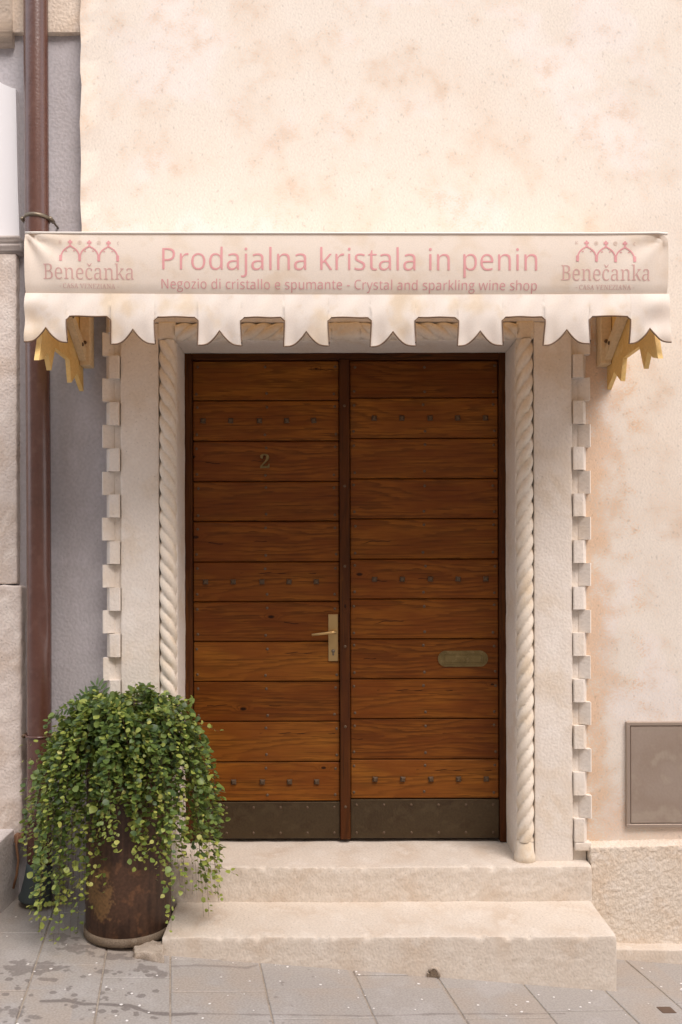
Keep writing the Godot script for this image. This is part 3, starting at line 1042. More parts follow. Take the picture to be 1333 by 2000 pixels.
func make_door() -> void:
	var f := thing("door_frame", "dark brown timber frame lining the stone doorway", "door frame", Vector3(MID, 0.33, -0.3))
	var st := new_st(true)
	chamfer_box(st, Vector3(-0.7125, 0.322, -0.36), Vector3(-0.674, 2.7645, -0.262), 0.003, Vector2(0.1, 0.02), Vector2(0.66, 0.6), true)
	part("post", st, M.wood_frame, f)
	st = new_st(true)
	chamfer_box(st, Vector3(0.858, 0.322, -0.36), Vector3(0.8925, 2.7645, -0.262), 0.003, Vector2(0.3, 0.4), Vector2(0.66, 0.6), true)
	part("post", st, M.wood_frame, f)
	st = new_st(true)
	chamfer_box(st, Vector3(-0.674, 2.732, -0.36), Vector3(0.858, 2.7645, -0.2625), 0.003, Vector2(0.0, 0.27), Vector2(0.64, 0.6))
	part("head", st, M.wood_frame, f)
	st = new_st(true)
	chamfer_box(st, Vector3(-0.72, 0.318, -0.40), Vector3(0.90, 2.78, -0.362), 0.002)
	part("back_board", st, M.wood_frame, f)
	var stud := new_st(true)
	var s := 0.0125
	var base := [Vector3(-s, -s, 0), Vector3(s, -s, 0), Vector3(s, s, 0), Vector3(-s, s, 0)]
	var mids := [Vector3(-s, -s, 0.006), Vector3(s, -s, 0.006), Vector3(s, s, 0.006), Vector3(-s, s, 0.006)]
	var tops := [Vector3(-s * 0.5, -s * 0.5, 0.014), Vector3(s * 0.5, -s * 0.5, 0.014), Vector3(s * 0.5, s * 0.5, 0.014), Vector3(-s * 0.5, s * 0.5, 0.014)]
	for k in 4:
		var k2 := (k + 1) % 4
		quad(stud, base[k], base[k2], mids[k2], mids[k], base[k] + base[k2])
		quad(stud, mids[k], mids[k2], tops[k2], tops[k], base[k] + base[k2] + Vector3(0, 0, s))
	quad(stud, tops[0], tops[1], tops[2], tops[3], Vector3.BACK)
	var stud_mesh := mesh_of(stud)
	var nail := new_st()
	lathe(nail, Vector3.ZERO, PackedVector2Array([Vector2(0.0075, 0.0), Vector2(0.006, 0.002), Vector2(0.003, 0.0032), Vector2(0.0, 0.0035)]), 8, Basis(Vector3.RIGHT, PI / 2))
	var nail_mesh := mesh_of(nail)
	var rows_left := [703.0, 782.0, 861.0, 940.0, 1018.0, 1097.0, 1175.0, 1253.0, 1331.0, 1409.0, 1488.0, 1565.0]
	var leaves := []
	for side in 2:
		var x0 := -0.673 if side == 0 else 0.1125
		var x1 := 0.0610 if side == 0 else 0.857
		var leaf := thing("door_leaf", "left door leaf of brown horizontal planks with brass lever and house number" if side == 0 else "right door leaf of brown horizontal planks with brass letter slot", "door", Vector3((x0 + x1) * 0.5, 0.335, -0.31), "leaves of the double door")
		leaves.append(leaf)
		st = new_st(true)
		chamfer_box(st, Vector3(x0 + 0.002 - (0.018 if side == 1 else 0.0), 0.337, -0.345), Vector3(x1 - 0.002 + (0.03 if side == 0 else 0.0), 2.73, -0.305), 0.002, Vector2(0, 0.02), Vector2(0.66, 0.1))
		part("backing", st, M.wood_frame, leaf)
		for k in 11:
			var dy := 0.0 if side == 0 else 0.0115
			var yt: float = CAM.y + (1110.0 - rows_left[k]) / F * 4.4 + dy
			var yb: float = CAM.y + (1110.0 - rows_left[k + 1]) / F * 4.4 + dy
			if k == 0:
				yt = 2.7305
			var band := (k * 3 + side * 5 + (k / 3) * 2) % 8
			var flip := (k + side) % 2 == 0
			var su := -1.0 / 1.5 if flip else 1.0 / 1.5
			var out := rng.randf_range(0.0, 0.0025)
			st = new_st(true)
			chamfer_box(st, Vector3(x0 + 0.001, yb + 0.0022, -0.31), Vector3(x1 - 0.001, yt - 0.0022, DOOR_Z + out), 0.0045, Vector2(rng.randf_range(0.0, 0.49) + (0.505 if flip else 0.0), (band + 0.015) / 8.0), Vector2(su, 0.121 / 0.2))
			var pl := part("plank", st, M.wood[(k * 2 + side * 3 + k / 4) % 5], leaf)
			var zf := DOOR_Z + out
			for nx in [0.03, 0.5, 0.97]:
				for ny in [0.17, 0.83]:
					small(nail_mesh, "nail", M.iron, pl, leaf, Vector3(lerpf(x0, x1, nx) + rng.randf_range(-0.006, 0.006), lerpf(yb, yt, ny) + rng.randf_range(-0.004, 0.004), zf))
			if k in [1, 5, 10]:
				for j in 5:
					var sx: float = ([398.0, 452.0, 508.0, 561.0, 614.0][j] + (4 if k > 4 else 0) - 640.0) / F * 4.4 if side == 0 else ([732.0, 786.0, 841.0, 895.0, 949.0][j] - 640.0) / F * 4.4
					var o := small(stud_mesh, "stud", M.iron, pl, leaf, Vector3(sx, (yt + yb) * 0.5, zf))
					o.rotation.z = rng.randf_range(-0.12, 0.12)
		# kick plate
		var ky: float = CAM.y + (1110.0 - rows_left[11]) / F * 4.4 + (0.0 if side == 0 else 0.0115)
		st = new_st(true)
		chamfer_box(st, Vector3(x0 + 0.001, 0.338, -0.31), Vector3(x1 - 0.001, ky - 0.003, DOOR_Z + 0.003), 0.002)
		var kp := part("kick_plate", st, M.kick, leaf)
		for row in [0.344 + 0.022, ky - 0.03]:
			for j in 6:
				small(nail_mesh, "rivet", M.iron, kp, leaf, Vector3(lerpf(x0 + 0.03, x1 - 0.03, j / 5.0), row, DOOR_Z + 0.003))
	# cover strip fixed to the leaf that closes last
	st = new_st(true)
	chamfer_box(st, Vector3(0.0615, 0.337, -0.304), Vector3(0.1120, 2.7315, DOOR_Z + 0.02), 0.003, Vector2(0.2, 0.145), Vector2(0.62, 0.6), true)
	var strip := part("cover_strip", st, M.wood_frame, leaves[0])
	for k in 6:
		small(nail_mesh, "nail", M.iron, strip, leaves[0], Vector3(0.087, 0.5 + k * 0.4, DOOR_Z + 0.02))
	# lever handle on its long plate
	st = new_st(true)
	chamfer_box(st, Vector3(0.0035, 1.226, DOOR_Z - 0.002), Vector3(0.0525, 1.460, DOOR_Z + 0.010), 0.002)
	var plate := part("handle_plate", st, M.brass, leaves[0])
	st = new_st()
	tube(st, PackedVector3Array([Vector3(0.034, 1.373, DOOR_Z + 0.008), Vector3(0.034, 1.373, DOOR_Z + 0.05)]), 0.009, 12)
	tube(st, PackedVector3Array([Vector3(0.042, 1.3735, DOOR_Z + 0.048), Vector3(0.02, 1.372, DOOR_Z + 0.052), Vector3(-0.03, 1.366, DOOR_Z + 0.052), Vector3(-0.078, 1.360, DOOR_Z + 0.047)]), 0.0085, 10, 0.0065)
	part("lever", st, M.brass, plate)
	st = new_st()
	lathe(st, Vector3(0.028, 1.277, DOOR_Z + 0.010), PackedVector2Array([Vector2(0.0095, 0.0), Vector2(0.009, 0.004), Vector2(0.0, 0.004)]), 14, Basis(Vector3.RIGHT, PI / 2))
	chamfer_box(st, Vector3(0.0235, 1.255, DOOR_Z + 0.009), Vector3(0.0325, 1.276, DOOR_Z + 0.0135), 0.001)
	part("lock_cylinder", st, M.clamp, plate)
	# house number
	var two := TextMesh.new()
	two.text = "2"
	var font := SystemFont.new()
	font.font_names = PackedStringArray(["Droid Serif"])
	font.font_weight = 700
	two.font = font
	two.font_size = 64
	two.pixel_size = 0.098 / 64.0
	two.depth = 0.008
	two.curve_step = 1.0
	var num := part_mesh("house_number", two, M.brass_dark, leaves[0])
	num.position = Vector3((519.0 - 640.0) / F * 4.4, CAM.y + (1110.0 - 901.0) / F * 4.4, DOOR_Z + 0.006) - leaves[0].position
	# letter slot with its flap
	var lx := (904.0 - 640.0) / F * 4.4
	var ly := CAM.y + (1110.0 - 1287.0) / F * 4.4
	var oval := PackedVector2Array()
	for k in 32:
		var a := TAU * k / 32
		oval.append(Vector2(signf(cos(a)) * 0.085 + cos(a) * 0.040, sin(a) * 0.040))
	st = new_st(true)
	prism(st, oval, Vector3(lx, ly, DOOR_Z - 0.002), Vector3.RIGHT, Vector3.UP, Vector3(0, 0, 0.0085))
	var slot := part("letter_plate", st, M.brass_dark, leaves[1])
	st = new_st(true)
	for e in [[-0.100, 0.020, 0.100, 0.026], [-0.100, -0.026, 0.100, -0.020], [-0.100, -0.020, -0.094, 0.020], [0.094, -0.020, 0.100, 0.020]]:
		chamfer_box(st, Vector3(lx + e[0], ly + e[1], DOOR_Z + 0.006), Vector3(lx + e[2], ly + e[3], DOOR_Z + 0.0105), 0.0012)
	part("rim", st, M.brass_dark, slot)
	st = new_st(true)
	chamfer_box(st, Vector3(lx - 0.091, ly - 0.017, DOOR_Z + 0.005), Vector3(lx + 0.091, ly + 0.0185, DOOR_Z + 0.0088), 0.0012)
	part("flap", st, M.brass_dark, slot)

func small(mesh: Mesh, called: String, mat: Material, parent: Node3D, root: Node3D, where: Vector3) -> MeshInstance3D:
	var o := MeshInstance3D.new()
	o.name = called
	o.mesh = mesh
	o.material_override = mat
	parent.add_child(o, true)
	o.position = where - root.position - parent.position
	return o

# =================================================================== awning
const AWD := 3.5
const TABS := [[52.0, 133.0], [220.0, 304.0], [390.0, 472.0], [558.0, 642.0], [727.0, 811.0], [897.0, 981.0], [1065.0, 1150.0], [1232.0, 1308.0]]

func span(px: float) -> float:
	return (px - 52.0) / 1253.0

func seam_row(px: float) -> float:
	return 572.5 + 5.0 * span(px) + 2.5 * sin(PI * span(px))

# front panel of the awning with creases pulled from its corners
func panel_pt(px: float, py: float) -> Vector3:
	var top := 453.0 + 5.0 * span(px)
	var t := clampf((py - top) / (seam_row(px) - top), 0.0, 1.0)
	var p := at(px, py, AWD)
	var z := 0.010 * sin(PI * t) + 0.002 * sin(px * 0.021) * t
	var dl := Vector2(px - 52.0, (py - top))
	var fall := exp(-dl.length() / 55.0)
	z += 0.014 * fall * sin(dl.angle() * 9.0) * clampf(dl.length() / 20.0, 0.0, 1.0)
	var dr := Vector2(1305.0 - px, (py - top))
	fall = exp(-dr.length() / 60.0)
	z += 0.016 * fall * sin(dr.angle() * 8.0 + 0.6) * clampf(dr.length() / 20.0, 0.0, 1.0)
	# pulled in at the seam where it is tacked to the batten
	z -= 0.006 * smoothstep(0.85, 1.0, t)
	p.z += z
	return p

func hem_row(px: float, tab: int) -> float:
	var s := sin(PI * span(px))
	if tab < 0:
		return 617.5 + 3.0 * span(px) + 3.5 * s
	var l: float = TABS[tab][0]
	var r: float = TABS[tab][1]
	var b := 1.0 - absf(((px - l) / (r - l)) * 2.0 - 1.0)
	var tip := 667.0 + 5.0 * span(px) + 8.0 * s
	var peak := 638.0 + 5.0 * span(px) + 8.0 * s
	return lerpf(tip, peak, pow(b, 2.3))

func valance_pt(px: float, py: float, tab: int) -> Vector3:
	var p := at(px, py, AWD)
	var v := (py - seam_row(px)) / 98.0
	var z := 0.004 + 0.010 * sin(clampf(v * 3.2, 0.0, PI)) + 0.005 * sin(px * 0.0375 + v * 3.0) * v
	z += 0.0035 * sin(px * 0.11 + 1.3 * sin(px * 0.013) + v * 5.0) * sin(clampf(v * 4.0, 0.0, PI))
	if tab >= 0:
		var a: float = (px - TABS[tab][0]) / (TABS[tab][1] - TABS[tab][0])
		var low := smoothstep(0.4, 1.05, v)
		z += low * (0.006 * cos(a * TAU * 2.0) - 0.004 + 0.010 * sin(tab * 2.3) * (a - 0.5))
		z -= 0.005 * exp(-pow((a - 0.5) / 0.12, 2.0)) * smoothstep(0.35, 0.8, v)
		p.x += low * (a - 0.5) * 0.010
	var corner := exp(-pow((px - 62.0) / 35.0, 2.0)) + exp(-pow((px - 1290.0) / 40.0, 2.0))
	z += corner * 0.008 * sin(v * 9.0)
	p.z += z
	return p

func make_awning() -> void:
	var a := thing("shop_awning", "cream canvas shop awning with pink lettering and scalloped notched valance above the door", "awning", Vector3(0.08, 3.1, 0.0))
	# printed front panel
	var st := new_st()
	var nx := 180
	var ny := 16
	for i in nx:
		for j in ny:
			var q := []
			for k in [[i, j], [i + 1, j], [i + 1, j + 1], [i, j + 1]]:
				var px: float = 52.0 + 1253.0 * k[0] / nx
				var top := 453.0 + 5.0 * span(px)
				q.append(panel_pt(px, lerpf(top, seam_row(px), float(k[1]) / ny)))
			quad(st, q[0], q[1], q[2], q[3], Vector3.BACK)
	var panel := part("front_panel", st, M.panel, a)
	# sloping top and sides
	st = new_st()
	for i in nx:
		var p0 := panel_pt(52.0 + 1253.0 * i / nx, 453.0 + 5.0 * i / nx)
		var p1 := panel_pt(52.0 + 1253.0 * (i + 1) / nx, 453.0 + 5.0 * (i + 1) / nx)
		quad(st, p0, p1, Vector3(p1.x, 3.2, -0.025), Vector3(p0.x, 3.2, -0.025), Vector3.UP)
	part("top_cloth", st, M.valance, a)
	for px in [52.0, 1305.0]:
		st = new_st(true)
		var f0 := panel_pt(px, 453.0 + 5.0 * span(px))
		var f1 := panel_pt(px, seam_row(px))
		quad(st, f0, f1, Vector3(f1.x, 2.83, -0.025), Vector3(f0.x, 3.2, -0.025), Vector3(signf(px - 640.0), 0, 0))
		part("side_cloth", st, M.valance, a)
	# rolled edge along the top
	st = new_st()
	var pts := PackedVector3Array()
	for i in 61:
		var px2 := 52.0 + 1253.0 * i / 60.0
		pts.append(panel_pt(px2, 453.5 + 5.0 * span(px2)) + Vector3(0, 0, 0.002))
	tube(st, pts, 0.0045, 8)
	part("top_piping", st, M.piping, a)
	# valance with notches and double scallops
	st = new_st()
	var cols := []      # [px, tab]
	for t in TABS.size():
		var l: float = TABS[t][0]
		var r: float = TABS[t][1]
		for k in 25:
			cols.append([lerpf(l, r, k / 24.0), t])
		if t + 1 < TABS.size():
			var r2: float = TABS[t + 1][0]
			for k in 13:
				cols.append([lerpf(r + 0.3, r2 - 0.3, k / 12.0), -1])
	var rows := 14
	var edge := PackedVector3Array()
	var grid := []
	for c in cols:
		var col := PackedVector3Array()
		var bottom := hem_row(c[0], c[1])
		if c[1] < 0:
			# round the upper corners of the notch
			var near := 99.0
			for t in TABS:
				near = minf(near, minf(absf(c[0] - t[0]), absf(c[0] - t[1])))
			bottom += 7.0 * pow(clampf(1.0 - near / 8.0, 0.0, 1.0), 2.0)
		for j in rows + 1:
			col.append(valance_pt(c[0], lerpf(seam_row(c[0]) - 1.5, bottom, float(j) / rows), c[1]))
		grid.append(col)
	for i in cols.size() - 1:
		for j in rows:
			quad(st, grid[i][j], grid[i + 1][j], grid[i + 1][j + 1], grid[i][j + 1], Vector3.BACK)
	var val := part("valance", st, M.valance, a)
	# bound hem
	for i in cols.size():
		if i > 0 and cols[i][1] != cols[i - 1][1]:
			# down or up the side of the notch
			var from: PackedVector3Array = grid[i - 1]
			var to: PackedVector3Array = grid[i]
			if cols[i][1] < 0:
				for j in range(rows - 1, 5, -2):
					if from[j].y < to[rows].y: edge.append(from[j])
			else:
				for j in range(6, rows, 2):
					if to[j].y < from[rows].y: edge.append(to[j])
		edge.append(grid[i][rows])
	var hem := PackedVector3Array()
	for p in edge:
		hem.append(p + Vector3(0, 0, 0.001))
	st = new_st()
	tube(st, hem, 0.0028, 6)
	part("hem", st, M.hem, val)
	lettering(panel)
	# wooden frame behind the cloth: wall posts, braces and fretted end boards
	var right := [[1187, 763], [1201, 728], [1214, 746], [1218, 701], [1250, 678], [1259, 722], [1267, 687], [1276, 700], [1287, 702], [1279, 651]]
	for side in 2:
		var wall_x := 1.323 if side == 1 else -1.150
		var poly := PackedVector2Array()
		for p in right:
			var d: float = 1.323 * F / (p[0] - 640.0)
			poly.append(Vector2(CAM.z - d, CAM.y + (1110.0 - p[1]) / F * d))
		poly.append(Vector2(0.585, 2.95))
		poly.append(Vector2(0.0, 3.08))
		poly.append(Vector2(-0.02, 3.08))
		st = new_st(true)
		prism(st, poly, Vector3(wall_x, 0, 0), Vector3(0, 0, 1), Vector3(0, 1, 0), Vector3(0.02 if side == 1 else -0.02, 0, 0))
		var board := part("end_board", st, M.board, a)
		var inx := -1.0 if side == 1 else 1.0
		st = new_st(true)
		var xa := wall_x + inx * 0.002
		var xb := wall_x + inx * 0.052
		chamfer_box(st, Vector3(minf(xa, xb), 2.635, -0.026), Vector3(maxf(xa, xb), 3.1, 0.045), 0.003)
		part("wall_post", st, M.batten, a)
		st = new_st(true)
		var dir := Vector2(0.52, 0.30).normalized()
		var up := Vector2(-dir.y, dir.x) * 0.045
		var b0 := Vector2(0.045, 2.655)
		prism(st, PackedVector2Array([b0, b0 + dir * 0.62, b0 + dir * 0.62 + up, b0 + up]), Vector3(wall_x + inx * 0.002, 0, 0), Vector3(0, 0, 1), Vector3(0, 1, 0), Vector3(inx * 0.032, 0, 0))
		part("brace", st, M.batten, a)
		for bp in [Vector3(wall_x + inx * 0.034, 2.715, 0.11), Vector3(wall_x + inx * 0.034, 2.80, 0.26), Vector3(wall_x + inx * 0.028, 2.74, 0.046)]:
			st = new_st()
			var tilt := Basis(Vector3.BACK, -inx * PI / 2) if bp.z > 0.05 else Basis(Vector3.RIGHT, PI / 2)
			lathe(st, bp, PackedVector2Array([Vector2(0.009, -0.004), Vector2(0.009, 0.003), Vector2(0.006, 0.006), Vector2(0.0, 0.006)]), 8, tilt)
			part("bolt", st, M.iron, a)
	# bar along the front that carries the cloth
	st = new_st(true)
	chamfer_box(st, Vector3(-1.165, 2.80, 0.565), Vector3(1.335, 2.84, 0.60), 0.004)
	part("front_bar", st, M.batten, a)

func text_on(panel: Node, words: String, face: String, weight: int, x0: float, x1: float, base0: float, base1: float, cap: float, mat: Material) -> void:
	var tm := TextMesh.new()
	var font := SystemFont.new()
	font.font_names = PackedStringArray([face])
	font.font_weight = weight
	var thin := FontVariation.new()
	thin.base_font = font
	thin.variation_embolden = -0.3
	tm.font = thin
	tm.text = words
	tm.font_size = 96
	tm.pixel_size = 1.0 / 96.0
	tm.depth = 0.0
	tm.curve_step = 1.5
	tm.horizontal_alignment = HORIZONTAL_ALIGNMENT_LEFT
	var arrays := tm.get_mesh_arrays()
	var v: PackedVector3Array = arrays[Mesh.ARRAY_VERTEX]
	var box := AABB(v[0], Vector3.ZERO)
	for p in v:
		box = box.expand(p)
	# measure a capital to set the height and the baseline
	var ref := TextMesh.new()
	ref.font = font
	ref.text = "E"
	ref.font_size = 96
	ref.pixel_size = 1.0 / 96.0
	ref.depth = 0.0
	ref.vertical_alignment = VERTICAL_ALIGNMENT_CENTER
	var rv: PackedVector3Array = ref.get_mesh_arrays()[Mesh.ARRAY_VERTEX]
	var rb := AABB(rv[0], Vector3.ZERO)
	for p in rv:
		rb = rb.expand(p)
	var ind: PackedInt32Array = arrays[Mesh.ARRAY_INDEX] if arrays[Mesh.ARRAY_INDEX] else PackedInt32Array(range(v.size()))
	var st := new_st()
	var done := PackedVector2Array()
	for p in v:
		var fx := (p.x - box.position.x) / box.size.x
		done.append(Vector2(lerpf(x0, x1, fx), lerpf(base0, base1, fx) - (p.y - rb.position.y) / rb.size.y * cap))
	for k in range(0, ind.size(), 3):
		print_tri(st, done[ind[k]], done[ind[k + 1]], done[ind[k + 2]])
	part("lettering", st, mat, panel)

# printed areas follow the creased cloth: long triangles are halved
func print_tri(st: SurfaceTool, a: Vector2, b: Vector2, c: Vector2) -> void:
	var ab := a.distance_to(b)
	var bc := b.distance_to(c)
	var ca := c.distance_to(a)
	var most := maxf(ab, maxf(bc, ca))
	if most < 9.0:
		var lift := Vector3(0, 0, 0.0012)
		tri(st, panel_pt(a.x, a.y) + lift, panel_pt(b.x, b.y) + lift, panel_pt(c.x, c.y) + lift, Vector3.BACK)
	elif most == ab:
		print_tri(st, a, (a + b) * 0.5, c)
		print_tri(st, (a + b) * 0.5, b, c)
	elif most == bc:
		print_tri(st, a, b, (b + c) * 0.5)
		print_tri(st, a, (b + c) * 0.5, c)
	else:
		print_tri(st, a, b, (c + a) * 0.5)
		print_tri(st, (c + a) * 0.5, b, c)

func ribbon(st: SurfaceTool, pts: Array, w: float) -> void:
	for k in pts.size() - 1:
		var a: Vector2 = pts[k]
		var b: Vector2 = pts[k + 1]
		var d := (b - a).normalized()
		var n := Vector2(-d.y, d.x) * w * 0.5
		var e := d * w * 0.18
		var q := []
		for p in [a - e + n, b + e + n, b + e - n, a - e - n]:
			q.append(panel_pt(p.x, p.y) + Vector3(0, 0, 0.0014 + 0.00004 * (k % 2)))
		quad(st, q[0], q[1], q[2], q[3], Vector3.BACK)

func lettering(panel: Node) -> void:
	text_on(panel, "Prodajalna kristala in penin", "Droid Sans", 400, 320, 1050, 527, 531, 43, M.print_pink)
	text_on(panel, "Negozio di cristallo e spumante - Crystal and sparkling wine shop", "Droid Sans", 400, 318, 1050, 563, 568.5, 18.0, M.print_pink)
	text_on(panel, "Benečanka", "Droid Serif", 400, 88, 264, 544, 546, 29, M.print_faded)
	text_on(panel, "- CASA VENEZIANA -", "Droid Serif", 400, 119, 234, 561.5, 563, 8.8, M.print_faded)
	text_on(panel, "Benečanka", "Droid Serif", 400, 1097, 1270, 549, 551, 29, M.print_faded)
	text_on(panel, "- CASA VENEZIANA -", "Droid Serif", 400, 1126, 1240, 566.5, 568, 8.8, M.print_faded)
	for o in [Vector2(140.2, 481.5), Vector2(1147.0, 485.5)]:
		var st := new_st()
		var faint := new_st()
		for k in 3:
			var c: Vector2 = o + Vector2(37.3 * k, 0.9 * k)
			for s in [-1.0, 1.0]:
				ribbon(st, [c + Vector2(s * 18.2, 21), c + Vector2(s * 17.2, 15.5), c + Vector2(s * 15.0, 10.5), c + Vector2(s * 11.5, 6), c + Vector2(s * 7, 2.6), c + Vector2(s * 3, 0.4), c + Vector2(0, -2.5)], 2.7)
				ribbon(st, [c + Vector2(s * 18.2, 17.5), c + Vector2(s * 18.3, 27)], 5.4 if (k == 0 and s < 0) or (k == 2 and s > 0) else 4.6)
				ribbon(st, [c + Vector2(s * 9.2, 8.8), c + Vector2(s * 6.4, 8.3)], 1.7)
			ribbon(st, [c + Vector2(0, 0), c + Vector2(0, -5.5)], 3.4)
			ribbon(st, [c + Vector2(0, -4), c + Vector2(0, -13)], 2.2)
			ribbon(st, [c + Vector2(-3.8, -8.6), c + Vector2(3.8, -8.6)], 3.6)
			ribbon(st, [c + Vector2(-1.8, -11), c + Vector2(1.8, -11)], 2.2)
		for k in 2:
			var c2: Vector2 = o + Vector2(18.6 + 37.3 * k, -8.0 + 0.6 * k)
			var ring := []
			for j in 13:
				ring.append(c2 + Vector2(cos(TAU * j / 12.0), sin(TAU * j / 12.0)) * 3.4)
			ribbon(faint, ring, 1.0)
			ribbon(faint, [c2 + Vector2(-1.2, 0), c2 + Vector2(1.2, 0)], 1.6)
		var kx: Vector2 = o + Vector2(-19, -9.5)
		ribbon(faint, [kx + Vector2(-2, -3), kx + Vector2(-2, 3)], 1.1)
		ribbon(faint, [kx + Vector2(2, -3), kx + Vector2(-1.6, 0.2), kx + Vector2(2.2, 3)], 1.0)
		var cx: Vector2 = o + Vector2(93.5, -6.5)
		ribbon(faint, [cx + Vector2(1.6, -3), cx + Vector2(-1, -2.2), cx + Vector2(-1.8, 0), cx + Vector2(-1, 2.2), cx + Vector2(1.6, 3)], 1.0)
		part("arch_emblem", st, M.print_pink, panel)
		part("emblem_letters", faint, M.print_faint, panel)

# =================================================================== street fittings
func make_drainpipe() -> void:
	var x := -1.3565
	var z := 0.0
	var d := thing("drainpipe", "brown painted drainpipe with dented lower length between the two houses", "drainpipe", Vector3(x, 0.2, z))
	var st := new_st()
	var n := 90
	var sides := 28
	var rows := []
	for i in n + 1:
		# closer rings round the dent
		var t := float(i) / n
		var y := lerpf(0.30, 7.0, pow(t, 2.0))
		var row := PackedVector3Array()
		for k in sides:
			var a := TAU * k / sides
			var r := 0.0555
			var dv := Vector3(0, (y - 1.44) / 0.085, angle_difference(a, 1.0) / 0.5)
			r -= 0.016 * exp(-dv.length_squared())
			r += 0.004 * exp(-Vector2((y - 1.56) / 0.06, angle_difference(a, 0.7) / 0.7).length_squared())
			row.append(Vector3(x + cos(a) * r + 0.004 * sin(y * 1.1), y, z + sin(a) * r))
		rows.append(row)
	for i in n:
		for k in sides:
			var k2 := (k + 1) % sides
			quad(st, rows[i][k], rows[i][k2], rows[i + 1][k2], rows[i + 1][k], Vector3(rows[i][k].x - x, 0, rows[i][k].z - z))
	part("pipe", st, M.pipe, d)
	st = new_st()
	lathe(st, Vector3(x, 0.50, z), PackedVector2Array([Vector2(0.056, 0.0), Vector2(0.0605, 0.002), Vector2(0.0605, 0.075), Vector2(0.056, 0.078)]), 28)
	part("socket", st, M.pipe, d)
	for yy in [3.325, 0.905]:
		st = new_st()
		var r := 0.0585
		var h := 0.016 if yy > 2.0 else 0.010
		lathe(st, Vector3(x, yy, z), PackedVector2Array([Vector2(r - 0.003, 0.0), Vector2(r + 0.002, 0.0), Vector2(r + 0.003, h * 0.5), Vector2(r + 0.002, h), Vector2(r - 0.003, h)]), 28, Basis(Vector3.BACK, -0.04))
		var cl := part("clamp", st, M.clamp if yy > 2.0 else M.pipe, d)
		for s in [-1, 1]:
			st = new_st()
			var bx: float = x + s * 0.066
			tube(st, PackedVector3Array([Vector3(bx, yy + 0.004, z - 0.03), Vector3(bx, yy + 0.004, z + 0.016)]), 0.010, 10)
			tube(st, PackedVector3Array([Vector3(bx, yy + 0.004, z - 0.1), Vector3(bx, yy + 0.004, z - 0.02)]), 0.005, 8)
			part("clamp_bolt", st, M.clamp if yy > 2.0 else M.iron, cl)
	# flared boot at the foot
	st = new_st()
	lathe(st, Vector3(x - 0.012, 0.15, z + 0.015), PackedVector2Array([Vector2(0.076, 0.0), Vector2(0.078, 0.012), Vector2(0.070, 0.03), Vector2(0.060, 0.11), Vector2(0.058, 0.17), Vector2(0.055, 0.17), Vector2(0.056, 0.11), Vector2(0.066, 0.03), Vector2(0.072, 0.0)]), 24, Basis(Vector3.BACK, -0.12))
	part("boot", st, M.boot, d)
	st = new_st()
	tube(st, PackedVector3Array([Vector3(-1.452, 0.455, 0.0), Vector3(-1.458, 0.40, 0.012), Vector3(-1.448, 0.33, 0.014), Vector3(-1.456, 0.26, 0.014), Vector3(-1.47, 0.20, 0.02)]), 0.006, 6)
	part("rusty_wire", st, M.rust, d)
	st = new_st(true)
	chamfer_box(st, Vector3(-1.472, 0.405, -0.03), Vector3(-1.432, 0.447, 0.006), 0.004)
	part("rusty_strap", st, M.rust, d)

func make_cabinet() -> void:
	var c := thing("meter_cabinet", "brushed metal meter cabinet door set in the cream wall above the plinth", "cabinet", Vector3(1.68, 0.46, -0.03))
	var st := new_st(true)
	var x0 := 1.405
	var x1 := 2.0
	var y0 := 0.466
	var y1 := 0.963
	for e in [[x0, y1 - 0.017, x1, y1], [x0, y0, x1, y0 + 0.017], [x0, y0 + 0.017, x0 + 0.017, y1 - 0.017], [x1 - 0.017, y0 + 0.017, x1, y1 - 0.017]]:
		chamfer_box(st, Vector3(e[0], e[1], -0.06), Vector3(e[2], e[3], -0.012), 0.0015)
	part("frame", st, M.steel_frame, c)
	st = new_st(true)
	chamfer_box(st, Vector3(x0 + 0.0205, y0 + 0.0205, -0.06), Vector3(x1 - 0.0205, y1 - 0.0205, -0.016), 0.002)
	part("door_sheet", st, M.steel, c)
	st = new_st()
	lathe(st, Vector3(1.93, 0.72, -0.017), PackedVector2Array([Vector2(0.013, 0.0), Vector2(0.012, 0.005), Vector2(0.0, 0.005)]), 14, Basis(Vector3.RIGHT, PI / 2))
	part("lock", st, M.clamp, c)

const POT := Vector3(-0.882, 0.092, 0.245)

